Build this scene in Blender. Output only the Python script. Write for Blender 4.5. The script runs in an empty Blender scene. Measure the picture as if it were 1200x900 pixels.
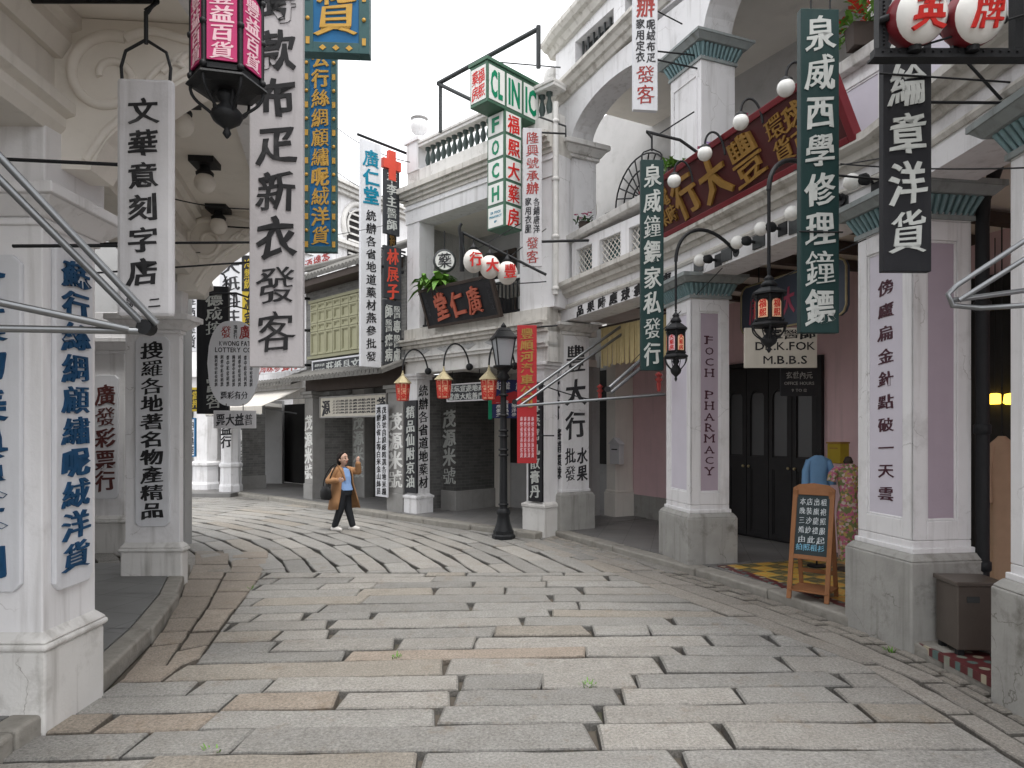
import bpy, bmesh, math, random
from mathutils import Vector, Matrix
R = math.radians
rnd = random.Random(11)
S = bpy.context.scene
COL = S.collection

# ------------------------------------------------------------------ camera, sky, sun, exposure
K = 1.29      # metres to one building unit: lengths below are in units, meshes and places are written out in metres
FPX, CX, CY, EYE = 800.0, 600.0, 503.0, 1.6          # photograph's focal length, centre column, horizon row, eye height
cd = bpy.data.cameras.new('camera'); cam = bpy.data.objects.new('camera', cd); COL.objects.link(cam)
cd.sensor_width = 36; cd.lens = 36 * FPX / 1200; cd.shift_y = (CY - 450) / 1200
cd.clip_start = 0.05; cd.clip_end = 2000
cam.location = (0, 0, EYE * K); cam.rotation_euler = (R(90), 0, 0)
S.camera = cam
W = bpy.data.worlds.new('World'); S.world = W; W.use_nodes = True
nt = W.node_tree; bg = nt.nodes['Background']
SUN_EL, SUN_AZ = 70, 150
sky = nt.nodes.new('ShaderNodeTexSky'); sky.sky_type = 'NISHITA'; sky.sun_disc = False
sky.sun_elevation = R(SUN_EL); sky.sun_rotation = R(SUN_AZ); sky.air_density = 1.0; sky.dust_density = 6.0; sky.ozone_density = 1.0
hsv = nt.nodes.new('ShaderNodeHueSaturation'); hsv.inputs['Saturation'].default_value = 0.12
nt.links.new(sky.outputs[0], hsv.inputs['Color'])
veil = nt.nodes.new('ShaderNodeMix'); veil.data_type = 'RGBA'; veil.inputs[0].default_value = 0.72   # the white cloud layer over the clear sky
nt.links.new(hsv.outputs[0], veil.inputs[6]); veil.inputs[7].default_value = (11.6, 11.7, 12.0, 1)
nt.links.new(veil.outputs[2], bg.inputs['Color']); bg.inputs['Strength'].default_value = 0.11
sl = bpy.data.lights.new('sun', 'SUN'); sl.energy = 1.0; sl.angle = R(14); sl.color = (1.0, 0.965, 0.91)
so = bpy.data.objects.new('sun', sl); COL.objects.link(so)
so.rotation_euler = (R(90 - SUN_EL), 0, R(180 - SUN_AZ))
S.view_settings.view_transform = 'Standard'; S.view_settings.look = 'None'
S.view_settings.gamma = 1; S.view_settings.use_curve_mapping = False
S.view_settings.exposure = 0.97
try:
    S.cycles.use_denoising = True
    S.cycles.max_bounces = 10; S.cycles.diffuse_bounces = 6
except Exception:
    pass

# ------------------------------------------------------------------ helpers
def P(x, y, Y):
    return Vector(((x - CX) / FPX * Y, Y, EYE + (CY - y) / FPX * Y))
def G(x, y, z=0.0):
    Y = (EYE - z) * FPX / (y - CY)
    return Vector(((x - CX) / FPX * Y, Y, z))
def V2(x, y, z=0.0): return Vector((x, y, z))
UP = Vector((0, 0, 1))

class Fr:
    """a local frame: origin o, axes x, y, z"""
    def __init__(s, o, x, y, z=None):
        s.o = Vector(o); s.x = Vector(x).normalized(); s.y = Vector(y).normalized()
        s.z = s.x.cross(s.y) if z is None else Vector(z).normalized()
    def __call__(s, a, b, c=0.0): return s.o + s.x * a + s.y * b + s.z * c
    def at(s, a, b, c=0.0): return Fr(s(a, b, c), s.x, s.y, s.z)
WORLD = Fr((0, 0, 0), (1, 0, 0), (0, 1, 0))

class MB:
    def __init__(s): s.v = []; s.f = []; s.m = []; s.s = []
    def add(s, vs, fs, mi=0, sm=False):
        k = len(s.v); s.v.extend(Vector(v) for v in vs)
        for f in fs:
            s.f.append(tuple(i + k for i in f)); s.m.append(mi); s.s.append(sm)
        return s
    def hexa(s, p, mi=0):
        return s.add(p, [(0, 3, 2, 1), (4, 5, 6, 7), (0, 1, 5, 4), (1, 2, 6, 5), (2, 3, 7, 6), (3, 0, 4, 7)], mi)
    def box(s, a0, a1, b0, b1, c0, c1, fr=WORLD, mi=0):
        return s.hexa([fr(a0, b0, c0), fr(a1, b0, c0), fr(a1, b1, c0), fr(a0, b1, c0), fr(a0, b0, c1), fr(a1, b0, c1), fr(a1, b1, c1), fr(a0, b1, c1)], mi)
    def frust(s, r0, r1, c0, c1, fr=WORLD, mi=0):
        """rect r0=(a0,a1,b0,b1) at c0 to rect r1 at c1"""
        q = lambda r, c: [fr(r[0], r[2], c), fr(r[1], r[2], c), fr(r[1], r[3], c), fr(r[0], r[3], c)]
        return s.hexa(q(r0, c0) + q(r1, c1), mi)
    def tube(s, pts, r, n=8, mi=0, closed=False):
        pts = [Vector(p) for p in pts]; N = len(pts)
        rs = r if isinstance(r, (list, tuple)) else [r] * N
        vs = []; prev = None
        for i, p in enumerate(pts):
            a = pts[max(i - 1, 0)] if not closed else pts[i - 1]; b = pts[min(i + 1, N - 1)] if not closed else pts[(i + 1) % N]
            t = (b - a)
            if t.length < 1e-9: t = Vector((0, 0, 1))
            t.normalize()
            if prev is None:
                h = Vector((0, 0, 1)) if abs(t.z) < 0.9 else Vector((1, 0, 0))
                e = t.cross(h).normalized()
            else:
                e = prev - t * prev.dot(t)
                e = e.normalized() if e.length > 1e-6 else t.orthogonal().normalized()
            prev = e; g = t.cross(e)
            for k in range(n):
                w = 2 * math.pi * (k + .5) / n
                vs.append(p + (e * math.cos(w) + g * math.sin(w)) * rs[i])
        fs = []
        for i in range(N - 1 if not closed else N):
            j = (i + 1) % N
            for k in range(n):
                l = (k + 1) % n
                fs.append((i * n + k, i * n + l, j * n + l, j * n + k))
        s.add(vs, fs, mi, n > 5)
        if not closed:
            s.add(vs[:n], [tuple(range(n))[::-1]], mi); s.add(vs[-n:], [tuple(range(n))], mi)
        return s
    def lathe(s, prof, o=(0, 0, 0), n=16, fr=None, mi=0, sm=True, ph=0.0):
        """prof: (radius, height) list, around fr.z (default world up) through o"""
        fr = fr or Fr(o, (1, 0, 0), (0, 1, 0)); vs = []; m = len(prof)
        for r, z in prof:
            for k in range(n):
                w = 2 * math.pi * k / n + ph
                vs.append(fr(max(r, 1e-4) * math.cos(w), max(r, 1e-4) * math.sin(w), z))
        fs = [(i * n + k, i * n + (k + 1) % n, (i + 1) * n + (k + 1) % n, (i + 1) * n + k) for i in range(m - 1) for k in range(n)]
        s.add(vs, fs, mi, sm)
        s.add(vs[:n], [tuple(range(n))[::-1]], mi); s.add(vs[-n:], [tuple(range(n))], mi)
        return s
    def ball(s, o, r, n=14, mi=0, sz=1.0):
        return s.lathe([(r * math.sin(math.pi * i / 8), -r * sz * math.cos(math.pi * i / 8)) for i in range(9)], o, n, mi=mi)
    def poly(s, pts2, fr, d0, d1, mi=0):
        """extrude a plane outline (a,b) of fr between c=d0 and d1"""
        n = len(pts2)
        s.add([fr(a, b, d0) for a, b in pts2] + [fr(a, b, d1) for a, b in pts2],
              [tuple(range(n))[::-1], tuple(range(n, 2 * n))] + [(i, (i + 1) % n, n + (i + 1) % n, n + i) for i in range(n)], mi)
        return s
    def build(s, name, mats, parent=None, loc=None, bevel=0.0, seg=2, fix=True):
        me = bpy.data.meshes.new(name); ob = bpy.data.objects.new(name, me); COL.objects.link(ob)
        base = BASE.get(parent.name, Vector()) if parent else Vector(loc or (0, 0, 0))
        me.from_pydata([tuple((v - base) * K) for v in s.v], [], s.f)
        mats = mats if isinstance(mats, (list, tuple)) else [mats]
        for m in mats: me.materials.append(m)
        me.polygons.foreach_set('material_index', [min(i, len(mats) - 1) for i in s.m])
        me.polygons.foreach_set('use_smooth', s.s)
        if fix:
            bm = bmesh.new(); bm.from_mesh(me); bmesh.ops.recalc_face_normals(bm, faces=bm.faces); bm.to_mesh(me); bm.free()
        me.update()
        if parent: ob.parent = parent; BASE[ob.name] = base
        else: ob.location = base * K; BASE[ob.name] = base
        if bevel:
            b = ob.modifiers.new('edge', 'BEVEL'); b.width = bevel * K; b.segments = seg; b.limit_method = 'ANGLE'; b.angle_limit = R(40)
        return ob
BASE = {}
def thing(name, label, cat, loc=(0, 0, 0), group=None):
    o = bpy.data.objects.new(name, None); COL.objects.link(o); o.location = Vector(loc) * K; o.empty_display_size = .1
    BASE[o.name] = Vector(loc); o['label'] = label; o['category'] = cat
    if group: o['group'] = group
    return o
def tag(o, label, cat, group=None):
    o['label'] = label; o['category'] = cat
    if group: o['group'] = group
    return o
def struct(o): o['kind'] = 'structure'; return o
def dup(root, loc, rotz=None, label=None, group=None, scale=None):
    def cp(o, par):
        c = o.copy(); COL.objects.link(c); c.parent = par
        for ch in list(o.children): cp(ch, c)
        return c
    c = cp(root, None); c.location = Vector(loc) * K
    if rotz is not None: c.rotation_euler = (0, 0, rotz)
    if scale: c.scale = (scale,) * 3
    if label: c['label'] = label
    if group: c['group'] = group
    return c

# ------------------------------------------------------------------ procedural materials
def nodes(name):
    m = bpy.data.materials.new(name); m.use_nodes = True; t = m.node_tree
    return m, t, t.nodes['Principled BSDF']
def N(t, typ, **kw):
    n = t.nodes.new(typ)
    for k, v in kw.items():
        if k in n.inputs: n.inputs[k].default_value = v
        else: setattr(n, k, v)
    return n
def mixc(t, fac, a, b, blend='MIX'):
    n = t.nodes.new('ShaderNodeMix'); n.data_type = 'RGBA'; n.blend_type = blend
    for sock, val in ((n.inputs[0], fac), (n.inputs[6], a), (n.inputs[7], b)):
        if isinstance(val, bpy.types.NodeSocket): t.links.new(val, sock)
        elif isinstance(val, (tuple, list)): sock.default_value = tuple(val) + ((1,) if len(val) == 3 else ())
        else: sock.default_value = val
    return n.outputs[2]
def ramp(t, fac, lo, hi):
    n = t.nodes.new('ShaderNodeMapRange'); n.inputs[1].default_value = lo; n.inputs[2].default_value = hi
    t.links.new(fac, n.inputs[0]); return n.outputs[0]
def noise(t, vec, scale, detail=4.0, rough=.55):
    n = N(t, 'ShaderNodeTexNoise', Scale=scale, Detail=detail, Roughness=rough); t.links.new(vec, n.inputs['Vector']); return n.outputs['Fac']
def M(name, col, rough=.6, var=.18, scale=5.0, bump=.15, bscale=60.0, metal=0.0, streak=0.0, dirt=(.16, .145, .12), patch=0.0, emit=None, spec=None, crack=0.0):
    m, t, b = nodes(name)
    pos = N(t, 'ShaderNodeNewGeometry').outputs['Position']
    c = mixc(t, noise(t, pos, scale), tuple(max(0, x * (1 - var)) for x in col), tuple(min(1, x * (1 + var * .6)) for x in col))
    if streak:
        mp = N(t, 'ShaderNodeMapping'); t.links.new(pos, mp.inputs['Vector']); mp.inputs['Scale'].default_value = (9, 9, .7)
        f = ramp(t, noise(t, mp.outputs[0], 1.0, 5), .53, .78)
        mul = N(t, 'ShaderNodeMath', operation='MULTIPLY'); t.links.new(f, mul.inputs[0]); mul.inputs[1].default_value = streak
        c = mixc(t, mul.outputs[0], c, dirt)
    if patch:
        f = ramp(t, noise(t, pos, 2.3, 8, .7), .55, .72)
        mul = N(t, 'ShaderNodeMath', operation='MULTIPLY'); t.links.new(f, mul.inputs[0]); mul.inputs[1].default_value = patch
        c = mixc(t, mul.outputs[0], c, dirt)
    if crack:                                                     # hairline cracks, in places
        nz = N(t, 'ShaderNodeTexNoise', Scale=4.0, Detail=4.0); t.links.new(pos, nz.inputs['Vector'])
        ad = N(t, 'ShaderNodeVectorMath', operation='MULTIPLY_ADD'); t.links.new(nz.outputs['Color'], ad.inputs[0]); ad.inputs[1].default_value = (.35, .35, .35); t.links.new(pos, ad.inputs[2])
        vo = N(t, 'ShaderNodeTexVoronoi', feature='DISTANCE_TO_EDGE', Scale=1.3); t.links.new(ad.outputs[0], vo.inputs['Vector'])
        mk = N(t, 'ShaderNodeMath', operation='MULTIPLY'); t.links.new(ramp(t, vo.outputs['Distance'], .006, .001), mk.inputs[0]); t.links.new(ramp(t, noise(t, pos, 1.1), .50, .60), mk.inputs[1])
        mk2 = N(t, 'ShaderNodeMath', operation='MULTIPLY'); t.links.new(mk.outputs[0], mk2.inputs[0]); mk2.inputs[1].default_value = crack
        c = mixc(t, mk2.outputs[0], c, dirt)
    t.links.new(c, b.inputs['Base Color'])
    b.inputs['Roughness'].default_value = rough; b.inputs['Metallic'].default_value = metal
    spec = .28 if spec is None else spec
    if spec is not None: b.inputs['Specular IOR Level'].default_value = spec
    if bump:
        bp = N(t, 'ShaderNodeBump', Strength=bump, Distance=.01); t.links.new(noise(t, pos, bscale, 5), bp.inputs['Height']); t.links.new(bp.outputs[0], b.inputs['Normal'])
    if emit:
        t.links.new(c, b.inputs['Emission Color']); b.inputs['Emission Strength'].default_value = emit
    return m
def glassy(name, col, rough=.1, trans=.0):
    m, t, b = nodes(name); b.inputs['Base Color'].default_value = tuple(col) + (1,); b.inputs['Roughness'].default_value = rough
    b.inputs['Transmission Weight'].default_value = trans; b.inputs['Specular IOR Level'].default_value = .7
    return m
mt = {}
mt['plaster'] = M('white_plaster', (.76, .755, .765), .75, .10, 3, .22, 35, streak=.45, patch=.28, dirt=(.25, .235, .215), crack=.55)
mt['plaster_old'] = M('weathered_plaster', (.66, .65, .63), .8, .14, 3, .3, 35, streak=.6, patch=.45, crack=.6)
mt['ledge'] = M('weathered_cornice', (.60, .58, .54), .85, .2, 5, .35, 30, streak=.75, patch=.5, dirt=(.17, .145, .11))
mt['cream'] = M('cream_plaster', (.70, .67, .62), .75, .10, 3, .2, 35, streak=.18)
mt['soffit'] = M('soffit_plaster', (.78, .745, .69), .8, .10, 2.5, .15, 30, patch=.15)
mt['grey_wall'] = M('grey_wall', (.40, .40, .40), .85, .15, 3, .2, 30, patch=.3)
mt['pink'] = M('pink_wall', (.70, .50, .52), .8, .12, 3, .15, 30, streak=.2)
mt['mauve'] = M('mauve_panel', (.43, .36, .42), .8, .10, 4, .15, 40, streak=.12, dirt=(.3, .25, .28))
mt['mauve_pale'] = M('pale_mauve_panel', (.62, .59, .66), .8, .08, 4, .15, 40)
mt['concrete'] = M('grey_concrete', (.37, .365, .345), .9, .28, 4, .5, 28, streak=.5, patch=.75, dirt=(.11, .105, .085), crack=.7)
mt['teal'] = M('teal_glaze', (.21, .325, .345), .55, .3, 9, .3, 60, streak=.45, patch=.4, dirt=(.13, .12, .09))
mt['capslab'] = M('stained_cap', (.30, .33, .33), .8, .3, 7, .3, 40, streak=.6, patch=.4, dirt=(.1, .1, .08))
mt['iron'] = M('black_iron', (.014, .015, .017), .55, .3, 20, .2, 90, spec=.3)
mt['iron_grey'] = M('grey_painted_iron', (.055, .06, .062), .5, .3, 20, .2, 90)
mt['steel'] = M('steel_tube', (.24, .25, .26), .35, .2, 8, .05, 40, metal=.7)
mt['white_glass'] = M('opal_glass', (.83, .83, .80), .2, .03, 5, 0)
mt['green_board'] = M('green_board', (.011, .038, .037), .5, .22, 6, .1, 50, streak=.15, dirt=(.08, .1, .09))
mt['black_board'] = M('black_board', (.014, .0145, .018), .55, .25, 5, .12, 50, streak=.2, dirt=(.09, .09, .09))
mt['char_board'] = M('charcoal_board', (.038, .041, .047), .6, .25, 6, .15, 50, streak=.25, dirt=(.16, .16, .16))
mt['grey_board'] = M('grey_white_board', (.56, .555, .57), .75, .16, 4, .2, 40, streak=.55, patch=.25, dirt=(.26, .25, .24))
mt['grey_board2'] = M('mid_grey_board', (.45, .43, .44), .75, .18, 4, .2, 40, streak=.6, patch=.35, dirt=(.2, .19, .19))
mt['white_board'] = M('white_board', (.66, .67, .70), .65, .1, 4, .12, 40, streak=.38, dirt=(.4, .4, .4))
mt['cream_board'] = M('cream_board', (.55, .52, .45), .7, .12, 5, .15, 40, streak=.2, patch=.2)
mt['blue_board'] = M('blue_board', (.014, .13, .30), .5, .2, 5, .1, 50, streak=.15, dirt=(.03, .09, .16))
mt['dark_teal'] = M('dark_teal_border', (.045, .11, .115), .55, .25, 10, .15, 60)
mt['gold'] = M('gold_paint', (.56, .33, .07), .45, .25, 12, .2, 60, metal=.15)
mt['gold2'] = M('ochre_gilding', (.38, .215, .055), .55, .3, 12, .2, 60, metal=.1)
mt['red_board'] = M('dark_red_board', (.088, .019, .021), .5, .2, 5, .08, 40, streak=.1, dirt=(.1, .03, .03))
mt['red_frame'] = M('red_frame', (.20, .022, .030), .45, .2, 5, .08, 40)
mt['red'] = M('red_paint', (.58, .025, .02), .5, .12, 10, .05)
mt['red_dull'] = M('faded_red_paint', (.34, .05, .045), .6, .25, 12, .05)
mt['orange_red'] = M('orange_red_paint', (.62, .075, .045), .5, .15, 12, .05)
mt['salmon'] = M('carved_red_letters', (.50, .13, .08), .5, .2, 14, .1)
mt['red_sign'] = M('bright_red_board', (.42, .025, .03), .5, .15, 5, .05)
mt['magenta'] = M('magenta_panel', (.50, .035, .15), .5, .1, 6, .03)
mt['pinkwhite'] = M('pale_pink_paint', (.80, .55, .60), .5, .08, 6, 0)
mt['teal_paint'] = M('teal_blue_paint', (.0, .20, .31), .5, .2, 12, .1)
mt['blue_letter'] = M('blue_letters', (.009, .062, .15), .6, .45, 14, .15, patch=.3, dirt=(.01, .02, .035))
mt['black'] = M('black_paint', (.020, .020, .022), .7, .4, 14, .1, patch=.4, dirt=(.15, .15, .15))
mt['dark_grey'] = M('dark_grey_paint', (.042, .042, .047), .7, .35, 14, .1, patch=.35, dirt=(.17, .17, .17))
mt['maroon'] = M('maroon_letters', (.07, .022, .035), .6, .25, 14, .05)
mt['brown_red'] = M('brown_red_letters', (.10, .03, .028), .6, .3, 14, .05)
mt['silver'] = M('pale_letters', (.52, .54, .52), .6, .2, 14, .1, patch=.4, dirt=(.25, .28, .27))
mt['white'] = M('white_paint', (.78, .78, .76), .5, .05, 10, .03)
mt['green_sign'] = M('green_enamel', (.06, .14, .09), .45, .25, 8, .1, streak=.3, dirt=(.12, .12, .1))
mt['green_letter'] = M('green_paint', (.0, .21, .10), .5, .12, 10, .03)
mt['signface'] = M('white_sign_face', (.74, .75, .72), .45, .06, 8, .03, streak=.15, dirt=(.5, .5, .46))
mt['door'] = M('black_door', (.017, .016, .017), .55, .35, 6, .2, 40)
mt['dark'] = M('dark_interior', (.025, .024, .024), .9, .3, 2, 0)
mt['dark_wood'] = M('dark_wood', (.06, .045, .038), .7, .3, 6, .2, 40)
mt['wood'] = M('light_brown_wood', (.30, .135, .06), .55, .25, 9, .15, 50, streak=.3, dirt=(.18, .08, .035))
mt['chalk'] = M('chalkboard', (.035, .05, .055), .7, .2, 6, .05, patch=.12, dirt=(.13, .14, .15))
mt['chalk_white'] = M('chalk_writing', (.62, .66, .68), .8, .15, 30, 0)
mt['chalk_blue'] = M('blue_chalk_writing', (.22, .50, .68), .8, .15, 30, 0)
mt['shutter'] = M('yellow_green_shutter', (.36, .352, .235), .7, .15, 5, .12, 40, streak=.25, dirt=(.3, .29, .16))
mt['shutter_d'] = M('shutter_rail', (.29, .285, .19), .7, .15, 5, .12, 40)
mt['tile'] = M('grey_roof_tile', (.17, .165, .155), .85, .35, 7, .4, 30, patch=.5, dirt=(.07, .07, .055))
mt['stone'] = M('grey_stone', (.30, .295, .285), .85, .2, 5, .35, 30, streak=.2, patch=.3)
mt['awning'] = M('canvas_awning', (.60, .57, .52), .8, .15, 4, .1, 30, streak=.35)
mt['fringe'] = M('straw_curtain', (.55, .45, .24), .85, .2, 14, .3, 60, streak=.2, dirt=(.3, .23, .1))
mt['leaf'] = M('leaf_green', (.13, .28, .045), .5, .35, 8, 0)
mt['leaf_d'] = M('dark_leaf', (.035, .09, .025), .5, .35, 8, 0)
mt['flower_r'] = M('red_petal', (.60, .05, .04), .6, .2, 20, 0)
mt['flower_p'] = M('pink_petal', (.66, .16, .30), .6, .2, 20, 0)
mt['flower_v'] = M('lilac_petal', (.5, .38, .62), .6, .2, 20, 0)
mt['glass_pale'] = glassy('frosted_lamp_glass', (.34, .36, .38), .25)
mt['glass_dark'] = glassy('dark_window_glass', (.012, .013, .014), .35)
mt['copper'] = M('aged_brass_roof', (.42, .36, .22), .5, .3, 14, .2, metal=.3)
mt['paper_red'] = M('red_lantern_paper', (.52, .06, .04), .6, .15, 10, 0)
mt['paper_peach'] = M('peach_lantern_paper', (.74, .47, .30), .6, .1, 10, 0, emit=.06)
mt['paper_white'] = M('white_lantern_paper', (.78, .75, .70), .6, .06, 10, .05)
mt['blue_sign'] = M('navy_board', (.022, .03, .11), .5, .2, 8, .05)
mt['blue_oval'] = M('slate_blue_board', (.085, .105, .145), .55, .2, 5, .1, streak=.2, dirt=(.15, .16, .18))
mt['pink_letter'] = M('rose_letters', (.50, .10, .17), .5, .15, 12, .05)
mt['yellow'] = M('yellow_enamel', (.46, .34, .035), .55, .15, 8, .05)
mt['lamp_on'] = M('lit_yellow_lamp', (1.0, .62, .06), .5, .05, 8, 0, emit=2.2)
mt['box_metal'] = M('taupe_metal', (.135, .115, .10), .4, .2, 6, .1, metal=.4)
mt['baluster'] = M('green_glaze_baluster', (.07, .095, .09), .5, .4, 12, .2, 60, patch=.4, dirt=(.03, .04, .035))
mt['mid_wall'] = M('mid_grey_plaster', (.46, .455, .45), .85, .15, 3, .2, 30, patch=.25)
# ------------------------------------------------------------------ lettering
GL = {}
def glyph(ch, bold, brush):
    key = (ch, bold, brush)
    if key not in GL:
        c = bpy.data.curves.new('glyph', 'FONT'); c.body = ch; c.size = 1; c.offset = bold; c.extrude = .5; c.resolution_u = 2
        off = bold * .62 if ord(ch) > 0x2000 else (bold if ch not in 'MWKR' else 0.0); o = bpy.data.objects.new('glyph', c); COL.objects.link(o)
        bpy.context.view_layer.update()
        best = 0
        for f_ in (0, .25, .5, .75, 1):                       # thicken the strokes only as far as the outline stays sound
            c.offset = off * f_; bpy.context.view_layer.update()
            me = bpy.data.meshes.new_from_object(o.evaluated_get(bpy.context.evaluated_depsgraph_get()))
            ar = sum(p.area for p in me.polygons if p.normal.z > .5)
            if not f_: per = sum(p.area for p in me.polygons if abs(p.normal.z) < .5)
            elif off == 0 or ar < best + .7 * per * off * .25: break
            best = ar; keep = [v.co.copy() for v in me.vertices], [tuple(p.vertices) for p in me.polygons]
        vs, fs = keep
        bpy.data.objects.remove(o); bpy.data.curves.remove(c); bpy.data.meshes.remove(me)
        if ord(ch) > 0x2000:
            w = 1.0
            for v in vs: v.x = (v.x - .5) / .93; v.y = (v.y - .38) / .93
            if brush:
                nrm = [[0.0, 0.0] for v in vs]
                for p in fs:
                    if len(p) < 3: continue
                    n_ = (vs[p[1]] - vs[p[0]]).cross(vs[p[2]] - vs[p[1]])
                    if n_.length > 1e-12 and abs(n_.normalized().z) < .5:
                        n_.normalize()
                        for i_ in p: nrm[i_][0] += n_.x; nrm[i_][1] += n_.y
                key_ = {}
                for v, n_ in zip(vs, nrm):
                    a_ = key_.setdefault((round(v.x, 4), round(v.y, 4)), [0.0, 0.0]); a_[0] += n_[0]; a_[1] += n_[1]
                for v in vs:
                    a_ = key_[(round(v.x, 4), round(v.y, 4))]; l_ = math.hypot(*a_)
                    if l_ > 1e-6: wv = 1 + .7 * math.sin(6 * v.x + 4 * v.y + ord(ch)); v.x += a_[0] / l_ * .017 * wv; v.y -= a_[1] / l_ * .010 * (2 - wv)
                q = random.Random(ord(ch)); p1, p2 = q.uniform(0, 6), q.uniform(0, 6)
                for v in vs:
                    x, y = v.x, v.y
                    v.y = (y + .10 * x - .09 * x * x + .014 * math.sin(9 * x + p1)) * (1 + .06 * math.sin(3 * x + p2))
                    v.x = x * (1 - .10 * y) + .020 * math.sin(7 * y + p2) + .012 * math.sin(15 * y + p1)
        else:
            xs = [v.x for v in vs] or [0]; w = max(xs) - min(xs)
            for v in vs: v.x = v.x - (max(xs) + min(xs)) / 2 if xs else 0; v.y = v.y - .35
        GL[key] = (vs, fs, w)
    return GL[key]
def put(mb, ch, fr, x, y, sx, sy, t, bold=.02, brush=True, mi=0, rot=0.0):
    if ch in ' ·': return
    vs, fs, w = glyph(ch, bold, brush); cr, sr = math.cos(rot), math.sin(rot)
    out = []
    for v in vs:
        a, b = v.x * sx, v.y * sy
        out.append(fr(x + a * cr - b * sr, y + a * sr + b * cr, (v.z + .5) * t - .001))
    mb.add(out, fs, mi)
def column(mb, s, fr, x, top, bot, w, t=.004, bold=.02, brush=True, mi=0, fill=.92):
    """one vertical column of characters between heights top and bot"""
    p = (top - bot) / len(s)
    for i, ch in enumerate(s): put(mb, ch, fr, x, top - p * (i + .5), w, p * fill, t, bold, brush, mi)
def row(mb, s, fr, x0, x1, y, h, t=.004, bold=.02, brush=True, mi=0, fill=.92):
    p = (x1 - x0) / len(s)
    for i, ch in enumerate(s): put(mb, ch, fr, x0 + p * (i + .5), y, p * fill, h, t, bold, brush, mi)
def latin(mb, s, fr, xc, yc, cap, width=None, t=.004, bold=.02, mi=0):
    """a line of latin capitals, cap height `cap`, squeezed to `width`"""
    ws = [glyph(c, bold, False)[2] if c != ' ' else .3 for c in s]; gap = .09
    tot = sum(ws) + gap * (len(s) - 1); sx = cap / .7
    if width: sx = width / tot
    x = xc - tot * sx / 2
    for c, w in zip(s, ws):
        put(mb, c, fr, x + w * sx / 2, yc, sx, cap / .7, t, bold, False, mi); x += (w + gap) * sx

# ------------------------------------------------------------------ ground, paving, kerbs
gm, t_, b_ = nodes('joint_earth')
pos = N(t_, 'ShaderNodeNewGeometry').outputs['Position']
c_ = mixc(t_, noise(t_, pos, 9), (.060, .051, .041), (.115, .098, .078))
c_ = mixc(t_, ramp(t_, noise(t_, pos, 1.7, 6), .56, .66), c_, (.03, .042, .016)); t_.links.new(c_, b_.inputs['Base Color']); b_.inputs['Roughness'].default_value = .95
g = MB(); g.add([(-300, -300, -.05), (300, -300, -.05), (300, 300, -.05), (-300, 300, -.05)], [(0, 1, 2, 3)])
struct(g.build('ground', gm))
pm, t_, b_ = nodes('granite_slabs')
pos = N(t_, 'ShaderNodeNewGeometry').outputs['Position']
at = N(t_, 'ShaderNodeAttribute', attribute_name='slab')
c_ = mixc(t_, ramp(t_, noise(t_, pos, 48, 5, .85), .34, .66), (.55, .55, .55), (1.50, 1.49, 1.46)); c_ = mixc(t_, 1.0, at.outputs['Color'], c_, 'MULTIPLY')
c_ = mixc(t_, noise(t_, pos, 4.5, 6, .65), c_, mixc(t_, 1.0, c_, (.60, .575, .54), 'MULTIPLY'))
st = N(t_, 'ShaderNodeMath', operation='MULTIPLY'); t_.links.new(ramp(t_, noise(t_, pos, 2.6, 8, .75), .57, .72), st.inputs[0]); st.inputs[1].default_value = .6
c_ = mixc(t_, st.outputs[0], c_, (.19, .135, .085))
t_.links.new(c_, b_.inputs['Base Color']); b_.inputs['Roughness'].default_value = .78
bp = N(t_, 'ShaderNodeBump', Strength=.9, Distance=.02); t_.links.new(noise(t_, pos, 34, 8, .72), bp.inputs['Height']); t_.links.new(bp.outputs[0], b_.inputs['Normal'])
slabs = []
def clip(poly, n, d):
    """keep n.p <= d"""
    out = []
    for i in range(len(poly)):
        a, b = poly[i], poly[(i + 1) % len(poly)]; fa, fb = n.dot(a) - d, n.dot(b) - d
        if fa <= 0: out.append(a)
        if (fa < 0 < fb) or (fb < 0 < fa): out.append(a + (b - a) * (fa / (fa - fb)))
    return out
v2 = lambda x, y: Vector((x, y))
def half(a, b):
    """half plane left of a->b"""
    d = (b - a).normalized(); n = v2(d.y, -d.x); return n, n.dot(a)
def area(p): return abs(sum(p[i].x * p[(i + 1) % len(p)].y - p[(i + 1) % len(p)].x * p[i].y for i in range(len(p)))) / 2
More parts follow.
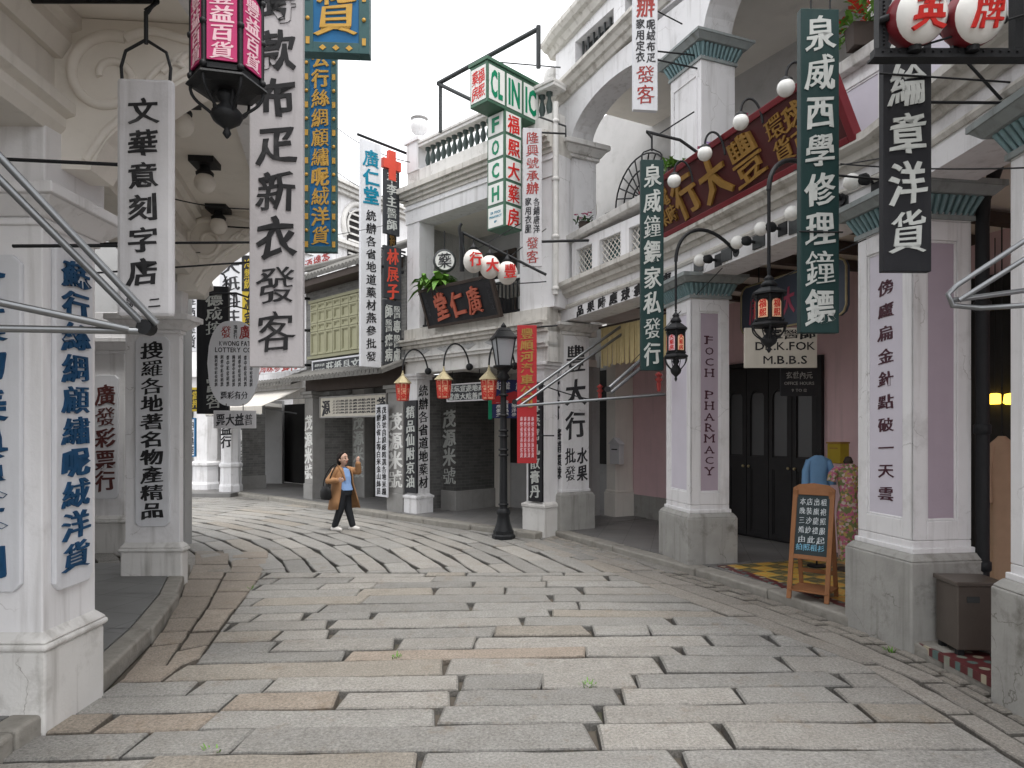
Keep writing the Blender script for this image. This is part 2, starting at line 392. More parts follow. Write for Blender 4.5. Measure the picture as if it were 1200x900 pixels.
def slab(poly, tint=None, gap=.0070, hmax=.006):
    if len(poly) < 3 or area(poly) < .006: return
    if sum(poly[i].x * poly[(i + 1) % len(poly)].y - poly[(i + 1) % len(poly)].x * poly[i].y for i in range(len(poly))) < 0: poly = poly[::-1]
    ins = list(poly); g_ = gap * rnd.uniform(.6, 1.5)
    for i in range(len(poly)):
        a, b = poly[i], poly[(i + 1) % len(poly)]
        if (b - a).length < 1e-4: continue
        n, d = half(a, b); ins = clip(ins, n, d - g_ * (.62 if abs((b - a).y) > abs((b - a).x) and poly[0].y < 7.6 else 1.0))
        if len(ins) < 3: return
    if area(ins) < .004: return
    near = min(p.y for p in ins) < 9
    out = []
    for i in range(len(ins)):
        a, b = ins[i], ins[(i + 1) % len(ins)]; L = (b - a).length
        if L < 1e-3: continue
        k = max(1, int(L / (.13 if near else .5)))
        nn = v2((b - a).y, -(b - a).x) / L
        for j in range(k):
            q = a + (b - a) * (j / k)
            if j: q = q + nn * rnd.uniform(-.007, .006)
            elif L > .1: q = q + ((b - a) / L) * .012 * rnd.random()
            out.append(q)
    if len(out) < 3: return
    if tint is None:
        r = rnd.random()
        if r < .07: tint = (.35, .325, .29)
        elif r < .4: tint = (.355, .345, .328)
        elif r < .65: tint = (.305, .302, .293)
        else: tint = (.335, .332, .322)
        k = rnd.uniform(.90, 1.09); tint = tuple(c * k for c in tint)
    slabs.append((out, tint, rnd.uniform(-hmax, hmax), rnd.uniform(-.010, .010), rnd.uniform(-.010, .010)))
# rows laid across the street in front
NEAR = [v2(1.12, 7.62), v2(2.40, 4.62), v2(2.52, 1.2), v2(-3.2, 1.2), v2(-3.25, 4.75), v2(-3.2, 7.62)][::-1]
nh = [half(NEAR[i], NEAR[(i + 1) % 6]) for i in range(6)]
y = 1.2
while y < 7.7:
    h = rnd.uniform(.20, .33); x = -4.2 + rnd.uniform(0, 1.2)
    while x < 3.4:
        L = rnd.choice((.5, .7, .9, 1.2, 1.6)) * rnd.uniform(.85, 1.15)
        sk = rnd.uniform(-.05, .05)
        fy = lambda xx, yy: yy + .028 * xx - .012 * xx * xx + .02 * math.sin(xx * .9 + yy * 1.3)
        q = [v2(x, fy(x, y)), v2(x + L, fy(x + L, y)), v2(x + L + sk, fy(x + L + sk, y + h)), v2(x + .02, fy(x + .02, y + h))]
        cyy = y + h / 2; left = half(v2(-2.80, 7.7), v2(-2.17, 4.7)) if cyy > 4.75 else half(v2(-2.5, 5), v2(-2.5, 1))
        for n, d in nh + [left]:
            q = clip(q, n, d)
            if len(q) < 3: break
        warm = x < -1.0 and y < 5 and rnd.random() < .3
        slab(q, (.36 * rnd.uniform(.95, 1.05), .318, .272) if warm else None)
        x += L
    y += h
# slabs laid along the bending street behind
cc = v2(-11.1, 4.0); r = 3.4
nf, df = half(v2(60, 7.62), v2(-60, 7.62)); nf, df = -nf, -df
nf, df = v2(0, -1), -7.62
while r < 17:
    h = rnd.uniform(.24, .34); a = R(2) + rnd.uniform(0, .1)
    while a < R(125):
        da = rnd.uniform(.7, 1.5) / r
        ring = lambda rr, aa: cc + v2(math.cos(aa), math.sin(aa)) * rr
        k = 3
        q = [ring(r, a + da * i / k) for i in range(k + 1)][::-1] + [ring(r + h, a + da * i / k) for i in range(k + 1)]
        q = q[::-1]
        if max(p.y for p in q) > 7.6 and max(p.x for p in q) > -12:
            q = clip(q, nf, df); q = clip(q, *half(v2(-2.0, 6.0), v2(-2.62, 7.62))[0:2]) if False else q
            if len(q) > 2: slab(q, hmax=.004)
        a += da
    r += h
# the strips along the two kerbs
def strip(A, B, cols, lens, tint=None, gap=.010):
    """between polylines A and B (same count), cols columns"""
    for c in range(cols):
        f0, f1 = c / cols, (c + 1) / cols
        pts = []
        for i in range(len(A) - 1):
            s = max(1, int((A[i + 1] - A[i]).length / .05))
            for j in range(s):
                u = j / s; a = A[i].lerp(A[i + 1], u); b = B[i].lerp(B[i + 1], u); pts.append((a.lerp(b, f0), a.lerp(b, f1)))
        i = rnd.randint(0, 3)
        while i < len(pts) - 2:
            k = min(len(pts) - 1, i + max(3, int(rnd.uniform(*lens) / .05)))
            kk = rnd.uniform(.88, 1.12); slab([pts[i][0], pts[i][1], pts[k][1], pts[k][0]], tint and tuple(x * kk for x in tint), gap)
            i = k
KR = [v2(.60, 10.35), v2(1.30, 8.9), v2(2.02, 7.45), v2(2.42, 6.5), v2(2.79, 5.4), v2(2.89, 4.6), v2(2.93, 3.9), v2(2.95, 1.2)]
BR = [v2(.1, 9.6), v2(.62, 8.5), v2(1.16, 7.5), v2(1.58, 6.5), v2(2.06, 5.4), v2(2.40, 4.62), v2(2.44, 3.9), v2(2.52, 1.2)]
MR = [b.lerp(a, .30) for a, b in zip(KR, BR)]
strip(KR, MR[:] if False else [a.lerp(b, .34) for a, b in zip(KR, BR)], 2, (.16, .30), (.335, .315, .285), .012)
strip([a.lerp(b, .34) for a, b in zip(KR, BR)], BR, 2, (.6, 1.5), (.345, .325, .30))
KL = [v2(-2.44, 4.15), v2(-2.72, 5.2), v2(-3.08, 6.3), v2(-3.42, 7.1), v2(-3.75, 8.0), v2(-4.2, 9.0)]
BL = [v2(-2.18, 4.75), v2(-2.30, 5.3), v2(-2.50, 6.3), v2(-2.66, 7.1), v2(-2.86, 8.0), v2(-3.2, 9.0)]
strip(KL, BL, 2, (.35, .9), (.335, .295, .255), .014)
me = bpy.data.meshes.new('paving'); vs = []; fs = []; cols = []
for pts, tint, z0, tx, ty in slabs:
    k = len(vs); n = len(pts); c = sum(pts, v2(0, 0)) / n
    lower = [p + (c - p).normalized() * -.007 for p in pts]
    for p in pts:
        q = p + (c - p).normalized() * .014
        vs.append((q.x, q.y, z0 + tx * (p.x - c.x) + ty * (p.y - c.y)))
    for p in pts: vs.append((p.x, p.y, z0 + tx * (p.x - c.x) + ty * (p.y - c.y) - .009))
    for p in lower: vs.append((p.x, p.y, -.06))
    fs.append(tuple(range(k, k + n))); cols += [tint] * n
    for o_ in (0, n):
        for i in range(n):
            j = (i + 1) % n; fs.append((k + o_ + i, k + o_ + n + i, k + o_ + n + j, k + o_ + j)); cols += [tuple(x * (.80 if o_ == 0 else .48) for x in tint)] * 4
me.from_pydata([tuple(c * K for c in v) for v in vs], [], fs)
ca = me.color_attributes.new('slab', 'FLOAT_COLOR', 'CORNER'); flat = []
for c in cols: flat += [c[0], c[1], c[2], 1]
ca.data.foreach_set('color', flat); me.materials.append(pm)
ob = bpy.data.objects.new('paving', me); COL.objects.link(ob); ob['kind'] = 'structure'

# weeds growing out of the joints
w = MB()
for (px, py, k) in ((690, 803, 26), (463, 770, 12), (1045, 762, 14), (292, 690, 10), (255, 880, 8), (1145, 745, 6)):
    o = G(px, py)
    for i in range(k):
        a = rnd.uniform(0, 6.28); rr = rnd.uniform(0, .03); L = rnd.uniform(.02, .05); b0 = o + Vector((math.cos(a) * rr * 1.6, math.sin(a) * rr, -.02))
        tip = b0 + Vector((math.cos(a) * L * .8, math.sin(a) * L * .8, L)); s_ = Vector((-math.sin(a), math.cos(a), 0)) * .006
        w.add([b0 - s_, b0 + s_, tip + s_ * .5, tip - s_ * .5], [(0, 1, 2, 3)])
o = w.build('weeds', mt['leaf'], fix=False); o['kind'] = 'stuff'

# arcade pavements (0.12 m up) with granite kerb stones
def floor_mat(name, c1, c2, c3, size, rough=.55):
    m, t, b = nodes(name); pos = N(t, 'ShaderNodeNewGeometry').outputs['Position']
    mp = N(t, 'ShaderNodeMapping'); t.links.new(pos, mp.inputs['Vector']); mp.inputs['Rotation'].default_value = (0, 0, R(14))
    bk = N(t, 'ShaderNodeTexBrick', offset=0.0); t.links.new(mp.outputs[0], bk.inputs['Vector'])
    for k, v in (('Scale', 1.0), ('Mortar Size', .004), ('Brick Width', size), ('Row Height', size), ('Bias', 0.0)): bk.inputs[k].default_value = v
    bk.inputs['Color1'].default_value = c1 + (1,); bk.inputs['Color2'].default_value = c2 + (1,); bk.inputs['Mortar'].default_value = c3 + (1,)
    c = mixc(t, noise(t, pos, 3, 6), bk.outputs[0], mixc(t, 1.0, bk.outputs[0], (.65, .63, .6), 'MULTIPLY'))
    t.links.new(c, b.inputs['Base Color']); b.inputs['Roughness'].default_value = rough
    bp = N(t, 'ShaderNodeBump', Strength=.15, Distance=.01); t.links.new(noise(t, pos, 25), bp.inputs['Height']); t.links.new(bp.outputs[0], b.inputs['Normal'])
    return m
fl_slate = floor_mat('slate_tiles', (.20, .205, .205), (.235, .24, .24), (.09, .09, .09), .6)
fl_grey = floor_mat('grey_tiles', (.20, .20, .20), (.24, .235, .23), (.10, .10, .10), .5)
KH = .12
kerb_m = M('kerb_granite', (.30, .285, .255), .85, .35, 9, 1.0, 20, streak=0, patch=.65, dirt=(.09, .08, .062))
def pavement(line, inner, name='pavement', mat=fl_grey, kw=.22, z=KH):
    """kerb stones along line (street edge) and a tiled floor from the stones in to `inner`"""
    k = MB(); f = MB()
    for i in range(len(line) - 1):
        a, b = line[i], line[i + 1]; L = (b - a).length; d = (b - a) / L; n = inner[i] - a; n = (n - d * n.dot(d)).normalized()
        s = 0
        while s < L - .05:
            e = min(L, s + rnd.uniform(.7, 1.3))
            if L - e < .3: e = L
            j = rnd.uniform(-.012, .012); zt = z + rnd.uniform(-.006, .004)
            p0, p1 = a + d * (s + .006), a + d * (e - .006)
            q = [p0 + n * j, p1 + n * j, p1 + n * kw, p0 + n * kw]
            k.hexa([Vector((p.x, p.y, -.05)) for p in q] + [Vector((p.x, p.y, zt)) for p in q]); s = e
        f.hexa([Vector((p.x, p.y, -.05)) for p in (a + n * kw, b + n * kw, inner[i + 1], inner[i])] + [Vector((p.x, p.y, z - .004)) for p in (a + n * kw, b + n * kw, inner[i + 1], inner[i])])
    struct(k.build('kerb', kerb_m, bevel=.022, seg=3)); struct(f.build(name, mat))
# ------------------------------------------------------------------ facade helpers
def hit(fr, b, px):
    """distance a along a facade frame (x along, y inward) at which column px of the photo meets the plane b"""
    k = (px - CX) / FPX; o = fr.o + fr.y * b
    return (k * o.y - o.x) / (fr.x.x - k * fr.x.y)
def zat(fr, a, b, py): return EYE + (CY - py) / FPX * fr(a, b).y
def face(fr, a, b, z=0.0, flip=-1):
    """frame lying on a facade plane and looking to the street: x to the viewer's right, y up"""
    return Fr(fr(a, b, z), fr.x, UP)
def sweep(mb, line, prof, dz=None, mi=0):
    n = len(line); dz = dz or [0] * n; rings = []
    for i in range(n):
        ds = []
        if i: ds.append((line[i] - line[i - 1]).normalized())
        if i < n - 1: ds.append((line[i + 1] - line[i]).normalized())
        d = sum(ds, v2(0, 0)).normalized(); k = 1 / max(.5, d.dot(ds[0])); nr = v2(-d.y, d.x) * k
        rings.append([Vector((line[i].x + nr.x * b, line[i].y + nr.y * b, z + dz[i])) for b, z in prof])
    m = len(prof); vs = [v for r in rings for v in r]
    fs = [(i * m + k, i * m + (k + 1) % m, (i + 1) * m + (k + 1) % m, (i + 1) * m + k) for i in range(n - 1) for k in range(m)]
    fs += [tuple(range(m))[::-1], tuple(range((n - 1) * m, n * m))]
    mb.add(vs, fs, mi); return mb
def rect(b0, b1, z0, z1): return [(b0, z0), (b1, z0), (b1, z1), (b0, z1)]
def arch(mb, fr, a0, a1, b0, b1, zs, rise, ztop, n=20, mi=0):
    """wall band with an arched underside between a0 and a1"""
    mid, hw = (a0 + a1) / 2, (a1 - a0) / 2; vs = []
    for i in range(n + 1):
        w = math.pi * (1 - i / n); a = mid + hw * math.cos(w); z = zs + rise * math.sin(w)
        vs += [fr(a, b0, z), fr(a, b1, z), fr(a, b1, ztop), fr(a, b0, ztop)]
    fs = [(0, 1, 2, 3), tuple(4 * n + k for k in (3, 2, 1, 0))]
    for i in range(n):
        o, q = 4 * i, 4 * i + 4
        for k in range(4): fs.append((o + k, q + k, q + (k + 1) % 4, o + (k + 1) % 4))
    mb.add(vs, fs, mi)
def cutout(mb, T, w, h, holes, t, mi=0):
    """flat slab 0..w x 0..h of frame T, thickness t (back at 0), with rectangular holes [(x0,x1,y0,y1)] in one row"""
    x = 0
    for (x0, x1, y0, y1) in holes:
        if x0 > x: mb.box(x, x0, 0, h, -t, 0, T, mi)
        mb.box(x0, x1, 0, y0, -t, 0, T, mi); mb.box(x0, x1, y1, h, -t, 0, T, mi); x = x1
    if x < w: mb.box(x, w, 0, h, -t, 0, T, mi)
def lattice(mb, T, x0, x1, y0, y1, z, step=.092, wd=.008, t=.012):
    """diagonal lattice of crossing laths inside a rectangle"""
    w, h = x1 - x0, y1 - y0
    for s in (1, -1):
        k = -h
        while k < w:
            pa = [k, 0]; pb = [k + h, h]
            if pa[0] < 0: pa = [0, -k]
            if pb[0] > w: pb = [w, w - k]
            if pb[0] > pa[0]:
                A = (pa[0], pa[1]); B = (pb[0], pb[1])
                if s < 0: A = (w - A[0], A[1]); B = (w - B[0], B[1])
                d = Vector((B[0] - A[0], B[1] - A[1])).normalized(); q = Vector((-d.y, d.x)) * wd / 2
                zz = z + (0.001 if s > 0 else t + .001)
                pt = [(x0 + A[0] - q.x, y0 + A[1] - q.y), (x0 + B[0] - q.x, y0 + B[1] - q.y), (x0 + B[0] + q.x, y0 + B[1] + q.y), (x0 + A[0] + q.x, y0 + A[1] + q.y)]
                mb.poly(pt, T, zz, zz + t)
            k += step
def framed(mb, T, w, z0, z1, m, d=.022, my=None):
    """stiles and rails standing proud (0..d) round a sunk panel; T at the face's lower corner, sunk plane at c=0"""
    my = my or m
    mb.box(0, m, z0, z1, 0, d, T); mb.box(w - m, w, z0, z1, 0, d, T)
    mb.box(m, w - m, z0, z0 + my, 0, d, T); mb.box(m, w - m, z1 - my, z1, 0, d, T)
    q = .018; i0, i1, j0, j1 = m, w - m, z0 + my, z1 - my          # an inner bead
    mb.box(i0, i0 + q, j0, j1, 0, d * .55, T); mb.box(i1 - q, i1, j0, j1, 0, d * .55, T)
    mb.box(i0 + q, i1 - q, j0, j0 + q, 0, d * .55, T); mb.box(i0 + q, i1 - q, j1 - q, j1, 0, d * .55, T)

# ------------------------------------------------------------------ the arcaded building on the right
HR = .08
LA = [v2(.50, 10.82), v2(.70, 10.45), v2(1.99, 8.07), v2(2.89, 5.26), v2(2.95, 3.68), v2(2.98, .6)]
DZ = [-.13, -.12, 0, .03, .06, .08]
def bayfr(p, q): return Fr((p.x, p.y, 0), (q.x - p.x, q.y - p.y, 0), (-(q.y - p.y), q.x - p.x, 0), UP)
FA1, FA2, FA3 = bayfr(LA[1], LA[2]), bayfr(LA[2], LA[3]), bayfr(LA[3], LA[4])
def inset(line, b):
    out = []
    for i in range(len(line)):
        ds = []
        if i: ds.append((line[i] - line[i - 1]).normalized())
        if i < len(line) - 1: ds.append((line[i + 1] - line[i]).normalized())
        d = sum(ds, v2(0, 0)).normalized(); out.append(line[i] + v2(-d.y, d.x) * b / max(.5, d.dot(ds[0])))
    return out
BACK = inset(LA, 2.45)
KLINE = [v2(.40, 10.55), v2(.62, 10.30), v2(1.30, 8.9), v2(2.00, 7.50), v2(2.42, 6.5), v2(2.79, 5.4), v2(2.90, 4.6), v2(2.95, 3.9), v2(2.98, .8)]
pavement(KLINE, inset(KLINE, 2.75), z=HR)
# patterned tiles in the pharmacy's bay
tm, t_, b_ = nodes('patterned_tiles'); pos = N(t_, 'ShaderNodeNewGeometry').outputs['Position']
mp = N(t_, 'ShaderNodeMapping'); t_.links.new(pos, mp.inputs['Vector']); mp.inputs['Rotation'].default_value = (0, 0, R(62)); mp.inputs['Location'].default_value = (0, 0, .33)
ck = N(t_, 'ShaderNodeTexChecker', Scale=3.6); t_.links.new(mp.outputs[0], ck.inputs['Vector'])
mp2 = N(t_, 'ShaderNodeMapping'); t_.links.new(pos, mp2.inputs['Vector']); mp2.inputs['Rotation'].default_value = (0, 0, R(17)); mp2.inputs['Location'].default_value = (0, 0, .33)
ck2 = N(t_, 'ShaderNodeTexChecker', Scale=10.0); t_.links.new(mp2.outputs[0], ck2.inputs['Vector'])
c_ = mixc(t_, ck.outputs['Fac'], mixc(t_, ck2.outputs['Fac'], (.10, .105, .06), (.24, .18, .07)), mixc(t_, ck2.outputs['Fac'], (.60, .31, .05), (.56, .40, .10)))
t_.links.new(c_, b_.inputs['Base Color']); b_.inputs['Roughness'].default_value = .45
rm, t_, b_ = nodes('dotted_border_tiles'); pos = N(t_, 'ShaderNodeNewGeometry').outputs['Position']
vo = N(t_, 'ShaderNodeTexVoronoi', Scale=7.0, Randomness=.15, voronoi_dimensions='2D'); t_.links.new(pos, vo.inputs['Vector'])
c_ = mixc(t_, ramp(t_, vo.outputs['Distance'], .30, .25), (.11, .026, .028), mixc(t_, ramp(t_, vo.outputs['Color'], .3, .6), (.42, .38, .28), (.10, .16, .15)))
t_.links.new(c_, b_.inputs['Base Color']); b_.inputs['Roughness'].default_value = .45
f = MB(); f.box(.55, 2.80, .25, 2.4, .03, HR + .002, FA2); struct(f.build('tiled_floor', tm))
f = MB(); f.box(.55, 2.80, .13, .248, .03, HR + .003, FA2); f.box(.42, 1.30, -.02, .30, .03, HR + .003, FA3); struct(f.build('tile_border', rm))

RA = thing('arcade_building', 'white arcaded shophouse with teal fluted capitals, mauve pillar panels and an arched upper balcony', 'building', (2.2, 7.5, 0))
def fluted(mb, F, wu, wn, i, z0, z1, r0, r1):
    """ring of flutes leaning outwards round a pillar inset i"""
    st = .047
    for (ax, L) in (('u0', wn), ('u1', wn), ('n0', wu), ('n1', wu)):
        k = int((L - 2 * i + 2 * r0) / st)
        for j in range(k):
            s = i - r0 + (j + .5) * (L - 2 * i + 2 * r0) / k; e = (s - L / 2) * (1 + 2 * (r1 - r0) / L) + L / 2
            q = {'u0': ((i - r0, s), (i - r1, e)), 'u1': ((wu - i + r0, s), (wu - i + r1, e)), 'n0': ((s, i - r0), (e, i - r1)), 'n1': ((s, wn - i + r0), (e, wn - i + r1))}[ax]
            mb.tube([F(*q[0], z0), F(*q[1], z1)], [.015, .022], 6)
PIL = {}
def pillar(key, B, u, wu, wn, zb, zt, style, i=.07, name='pillar', parent=RA, conc=True, h0=-.05):
    u = Vector((u[0], u[1], 0)).normalized(); n = Vector((u.y, -u.x, 0))
    F = Fr((B[0], B[1], 0), u, n, UP); PIL[key] = F
    s = MB(); c = i + .022
    s.box(c, wu - c, c, wn - c, zb, zt - .02, F)
    TS = Fr(F(wu - i, c), -u, UP); TE = Fr(F(i, c - .0), n, UP); TE = Fr(F(c, i), n, UP)
    if style == 'panel':
        framed(s, TS, wu - 2 * i, zb + .10, zt - .26, .105, .022, .14); framed(s, TE, wn - 2 * i, zb + .10, zt - .26, .115, .022, .14)
        s.box(i, wu - i, i, wn - i, zb + .0, zb + .098, F); s.box(i, wu - i, i, wn - i, zt - .258, zt - .02, F)
    else:
        s.box(i, wu - i, i, wn - i, zb, zt - .02, F); TS = TS.at(0, 0, .022); TE = TE.at(0, 0, .022)
    s.box(i - .018, wu - i + .018, i - .018, wn - i + .018, zb + .005, zb + .045, F)
    sh = s.build(name, mt['plaster'], parent, bevel=.006)
    p = MB(); p.frust((0, wu, 0, wn), (0, wu, 0, wn), h0, zb - .045, F); p.frust((0, wu, 0, wn), (i - .03, wu - i + .03, i - .03, wn - i + .03), zb - .045, zb + .006, F)
    p.build('plinth', mt['concrete'] if conc else mt['plaster_old'], sh, bevel=.014, seg=3)
    if style == 'panel':
        q = MB(); q.box(.12, wu - 2 * i - .12, zb + .25, zt - .41, .001, .005, TS)
        q.build('panel', mt['mauve_pale'], sh)
        q = MB(); q.box(.13, wn - 2 * i - .13, zb + .25, zt - .41, .001, .005, TE); q.build('panel', mt['mauve'], sh)
    if style == 'panel':
        k = MB()
        k.box(i - .02, wu - i + .02, i - .02, wn - i + .02, zt - .25, zt - .215, F, 1)
        k.frust((i + .01, wu - i - .01, i + .01, wn - i - .01), (i - .05, wu - i + .05, i - .05, wn - i + .05), zt - .214, zt - .085, F, 0)
        fluted(k, F, wu, wn, i, zt - .214, zt - .085, .005, .065)
        k.frust((i - .10, wu - i + .10, i - .10, wn - i + .10), (i - .15, wu - i + .15, i - .15, wn - i + .15), zt - .084, zt - .03, F, 1)
        k.box(i - .16, wu - i + .16, i - .16, wn - i + .16, zt - .029, zt + .012, F, 1)
        k.build('capital', [mt['teal'], mt['capslab']], sh)
    elif style:
        k = MB()
        k.box(i - .03, wu - i + .03, i - .03, wn - i + .03, zt - .17, zt - .12, F)
        k.frust((i - .04, wu - i + .04, i - .04, wn - i + .04), (i - .13, wu - i + .13, i - .13, wn - i + .13), zt - .119, zt - .05, F)
        k.box(i - .15, wu - i + .15, i - .15, wn - i + .15, zt - .049, zt, F)
        k.build('capital', mt['plaster_old'], sh, bevel=.01)
    return sh, F, TS, TE
p1 = pillar('p1', (.727, 10.2), (-.49, .872), .46, .64, .64, 3.20, 'plain')
p2 = pillar('p2', (1.97, 7.66), (-.198, .98), .80, .62, .64, 3.34, 'panel')
p3 = pillar('p3', (2.85, 4.87), (-.157, .988), .75, .62, .69, 3.38, 'panel')
p4 = pillar('p4', (2.805, 3.31), (.05, .9987), .75, .62, .72, 3.42, 'panel')
# lettering on the pillars
sh, F, TS, TE = p1; w = .64 - .14
m = MB(); column(m, '豐大行', TE, w * .5, 2.93, 1.42, w * .70, .006, .045, fill=.80); column(m, '水果', TE, w * .74, 1.33, .80, w * .36, .006, .04); column(m, '批發', TE, w * .30, 1.33, .80, w * .36, .006, .04)
w = .46 - .14
column(m, '豐大行', TS, w * .5, 2.78, 1.72, w * .62, .006, .05); column(m, '寄銷環球', TS, w * .74, 1.62, .84, w * .40, .006, .04); column(m, '應時水果', TS, w * .26, 1.68, .84, w * .40, .006, .04)
m.build('lettering', mt['dark_grey'], sh)
sh, F, TS, TE = p2; w = .62 - .14
m = MB(); S1 = 'FOCH PHARMACY'; zs = [2.62 - i * (2.62 - 1.12) / 12 for i in range(13)]
for ch, z in zip(S1, zs):
    if ch != ' ':
        T = TE.at(0, 0, .005)
        gw = {'M': .115, 'F': .085}.get(ch, .10); put(m, ch, T, w * .5, z, gw / max(.3, glyph(ch, .0, False)[2]), .118, .005, .0, False)
        for (dx, dy, L) in {'F': ((-.04, -.041, .04), (-.035, .041, .06)), 'H': ((-.042, -.041, .036), (.042, -.041, .036), (-.042, .041, .036), (.042, .041, .036)), 'P': ((-.035, -.041, .045), (-.035, .041, .045)), 'A': ((-.045, -.041, .034), (.045, -.041, .034)), 'R': ((-.035, -.041, .04), (.045, -.041, .034), (-.035, .041, .04)), 'M': ((-.052, -.041, .036), (.052, -.041, .036), (-.052, .041, .03), (.052, .041, .03)), 'Y': ((0, -.041, .045), (-.042, .041, .036), (.042, .041, .036))}.get(ch, ()):
            m.box(w * .5 + dx - L / 2, w * .5 + dx + L / 2, z + dy - .007, z + dy + .007, 0, .0045, T)
m.build('lettering', mt['maroon'], sh)
sh, F, TS, TE = p3; w = .75 - .14
m = MB(); column(m, '傍廬扁金針點破一天雲', TS.at(0, 0, .005), w * .5, 2.78, 1.02, w * .26, .005, .02, fill=.62)
m.build('lettering', mt['maroon'], sh)

# beams, ledge, balcony front
m = MB(); sweep(m, LA, rect(-.02, .40, 3.33, 3.69), DZ); m.build('beam', mt['plaster'], RA)
m = MB(); sweep(m, LA, [(.3, 3.66), (-.05, 3.66), (-.08, 3.705), (-.11, 3.705), (-.125, 3.76), (-.17, 3.775), (-.20, 3.80), (-.20, 3.86), (.3, 3.86)], DZ)
sweep(m, LA, [(.2, 3.50), (-.035, 3.50), (-.05, 3.53), (-.035, 3.56), (.2, 3.56)], DZ); m.build('ledge', mt['ledge'], RA)
m = MB(); LB = LA[2:]; sweep(m, LB, rect(.06, .20, 3.86, 4.55), DZ[2:]); m.build('parapet', mt['plaster'], RA)
m = MB(); sweep(m, LA, [(-.02, 4.53), (.25, 4.53), (.25, 4.62), (-.04, 4.62)], [-.16, -.15, 0, .03, .06, .08]); m.build('handrail', mt['plaster_old'], RA, bevel=.008)
# sunk panels of the parapet towards the near pillars
m = MB(); L2 = (LA[3] - LA[2]).length; T = Fr(FA2(0, .06, 3.92), FA2.x, UP)
for k in range(4):
    a0 = .3 + k * .66; framed(m, T.at(a0, 0), .6, 0, .56, .045, .02)
T = Fr(FA3(0, .06, 3.95), FA3.x, UP)
for k in range(2): framed(m, T.at(.2 + .7 * k, 0), .62, 0, .56, .045, .02)
pf = m.build('parapet_moulding', mt['plaster'], RA)
T = Fr(FA2(0, .06, 3.92), FA2.x, UP)
for k in range(4): m = MB(); m.box(.3 + k * .66 + .06, .3 + k * .66 + .54, .06, .50, .001, .004, T); m.build('parapet_panel', mt['mauve_pale'], RA)
T = Fr(FA3(0, .06, 3.95), FA3.x, UP)
for k in range(2): m = MB(); m.box(.2 + .7 * k + .06, .2 + .7 * k + .56, .06, .50, .001, .004, T); m.build('parapet_panel', mt['mauve_pale'], RA)
# latticed balcony front of the far bay
L1 = (LA[2] - LA[1]).length; T = Fr(FA1(.30, .06, 3.76), FA1.x, UP); m = MB()
hol = [(.12, .52, .10, .50), (.70, 1.18, .10, .50), (1.36, 1.84, .10, .50)]
cutout(m, T, L1 - .55, .62, hol, .14); m.build('lattice_parapet', mt['plaster'], RA)
m = MB()
for h in hol: lattice(m, T, h[0], h[1], h[2], h[3], -.07)
m.build('lattice', mt['cream'], RA)
m = MB()
for h in hol: m.box(h[0], h[1], h[2], h[3], -.20, -.16, T)
m.build('balcony_screen', mt['dark_teal'], RA)
# square vents with dark backs along the beam
for k in range(5):
    a = .42 + .52 * k; m = MB(); m.box(a - .09, a + .09, 3.36 + .006 * k, 3.49 + .006 * k, -.006, .012, Fr(FA2(0, -.02, 0), FA2.x, UP)); m.build('vent', mt['iron_grey'], RA)

# upper pillars, arches, parapet
def upper(pt, fr, w=.55, d=.5, cap='teal', zt=6.1, dz=0):
    F = Fr((pt.x, pt.y, dz), fr.x, fr.y, UP); s = MB()
    s.box(-w / 2, w / 2, .07, .07 + d, 3.86, zt - .2, F)
    for (T, ww) in ((Fr(F(-w / 2, .07), fr.x, UP), w), ):
        s.box(0.07, .085, 4.75, zt - .4, 0, .012, T); s.box(ww - .085, ww - .07, 4.75, zt - .4, 0, .012, T); s.box(.085, ww - .085, zt - .42, zt - .40, 0, .012, T)
    o = s.build('upper_pillar', mt['plaster'], RA, bevel=.008)
    k = MB(); G2 = Fr(F(-w / 2 - .07, 0, 0), F.x, F.y, UP)
    if cap == 'teal':
        k.box(.05, w + .09, .05, d + .09, zt - .26, zt - .225, G2, 1); k.frust((.08, w + .06, .08, d + .06), (.02, w + .12, .02, d + .12), zt - .224, zt - .09, G2, 0)
        fluted(k, G2, w + .14, d + .14, .07, zt - .224, zt - .09, .005, .065)
        k.frust((-.03, w + .17, -.03, d + .17), (-.08, w + .22, -.08, d + .22), zt - .089, zt - .03, G2, 1); k.box(-.09, w + .23, -.09, d + .23, zt - .029, zt, G2, 1)
        k.build('capital', [mt['teal'], mt['capslab']], o)
    else:
        k.box(.03, w + .11, .03, d + .11, zt - .24, zt - .19, G2); k.frust((.02, w + .12, .02, d + .12), (-.06, w + .2, -.06, d + .2), zt - .189, zt - .08, G2); k.box(-.09, w + .23, -.09, d + .23, zt - .079, zt, G2)
        k.build('capital', mt['plaster_old'], o, bevel=.012)
    return F
def dirfr(p, a, b): d = b - a; return Fr((p.x, p.y, 0), (d.x, d.y, 0), (-d.y, d.x, 0), UP)
upper(LA[1], dirfr(LA[1], LA[0], LA[2]), .42, .5, 'plain', 5.95); upper(LA[2], dirfr(LA[2], LA[1] + (LA[2] - LA[1]) * .4, LA[3]), .60, .48, 'teal', 6.1); upper(LA[3], dirfr(LA[3], LA[2], LA[4]), .6, .48, 'teal', 6.12)
m = MB(); arch(m, FA1, .2, L1 - .28, .12, .50, 5.94, .52, 6.75); arch(m, FA2, .28, L2 - .28, .12, .50, 6.09, .72, 6.95); arch(m, FA3, .28, 1.4, .12, .50, 6.1, .5, 6.95)
for p, fr, w in ((LA[1], FA1, .2), ): m.box(-.32, .2, .12, .5, 5.94, 6.75, FA1)
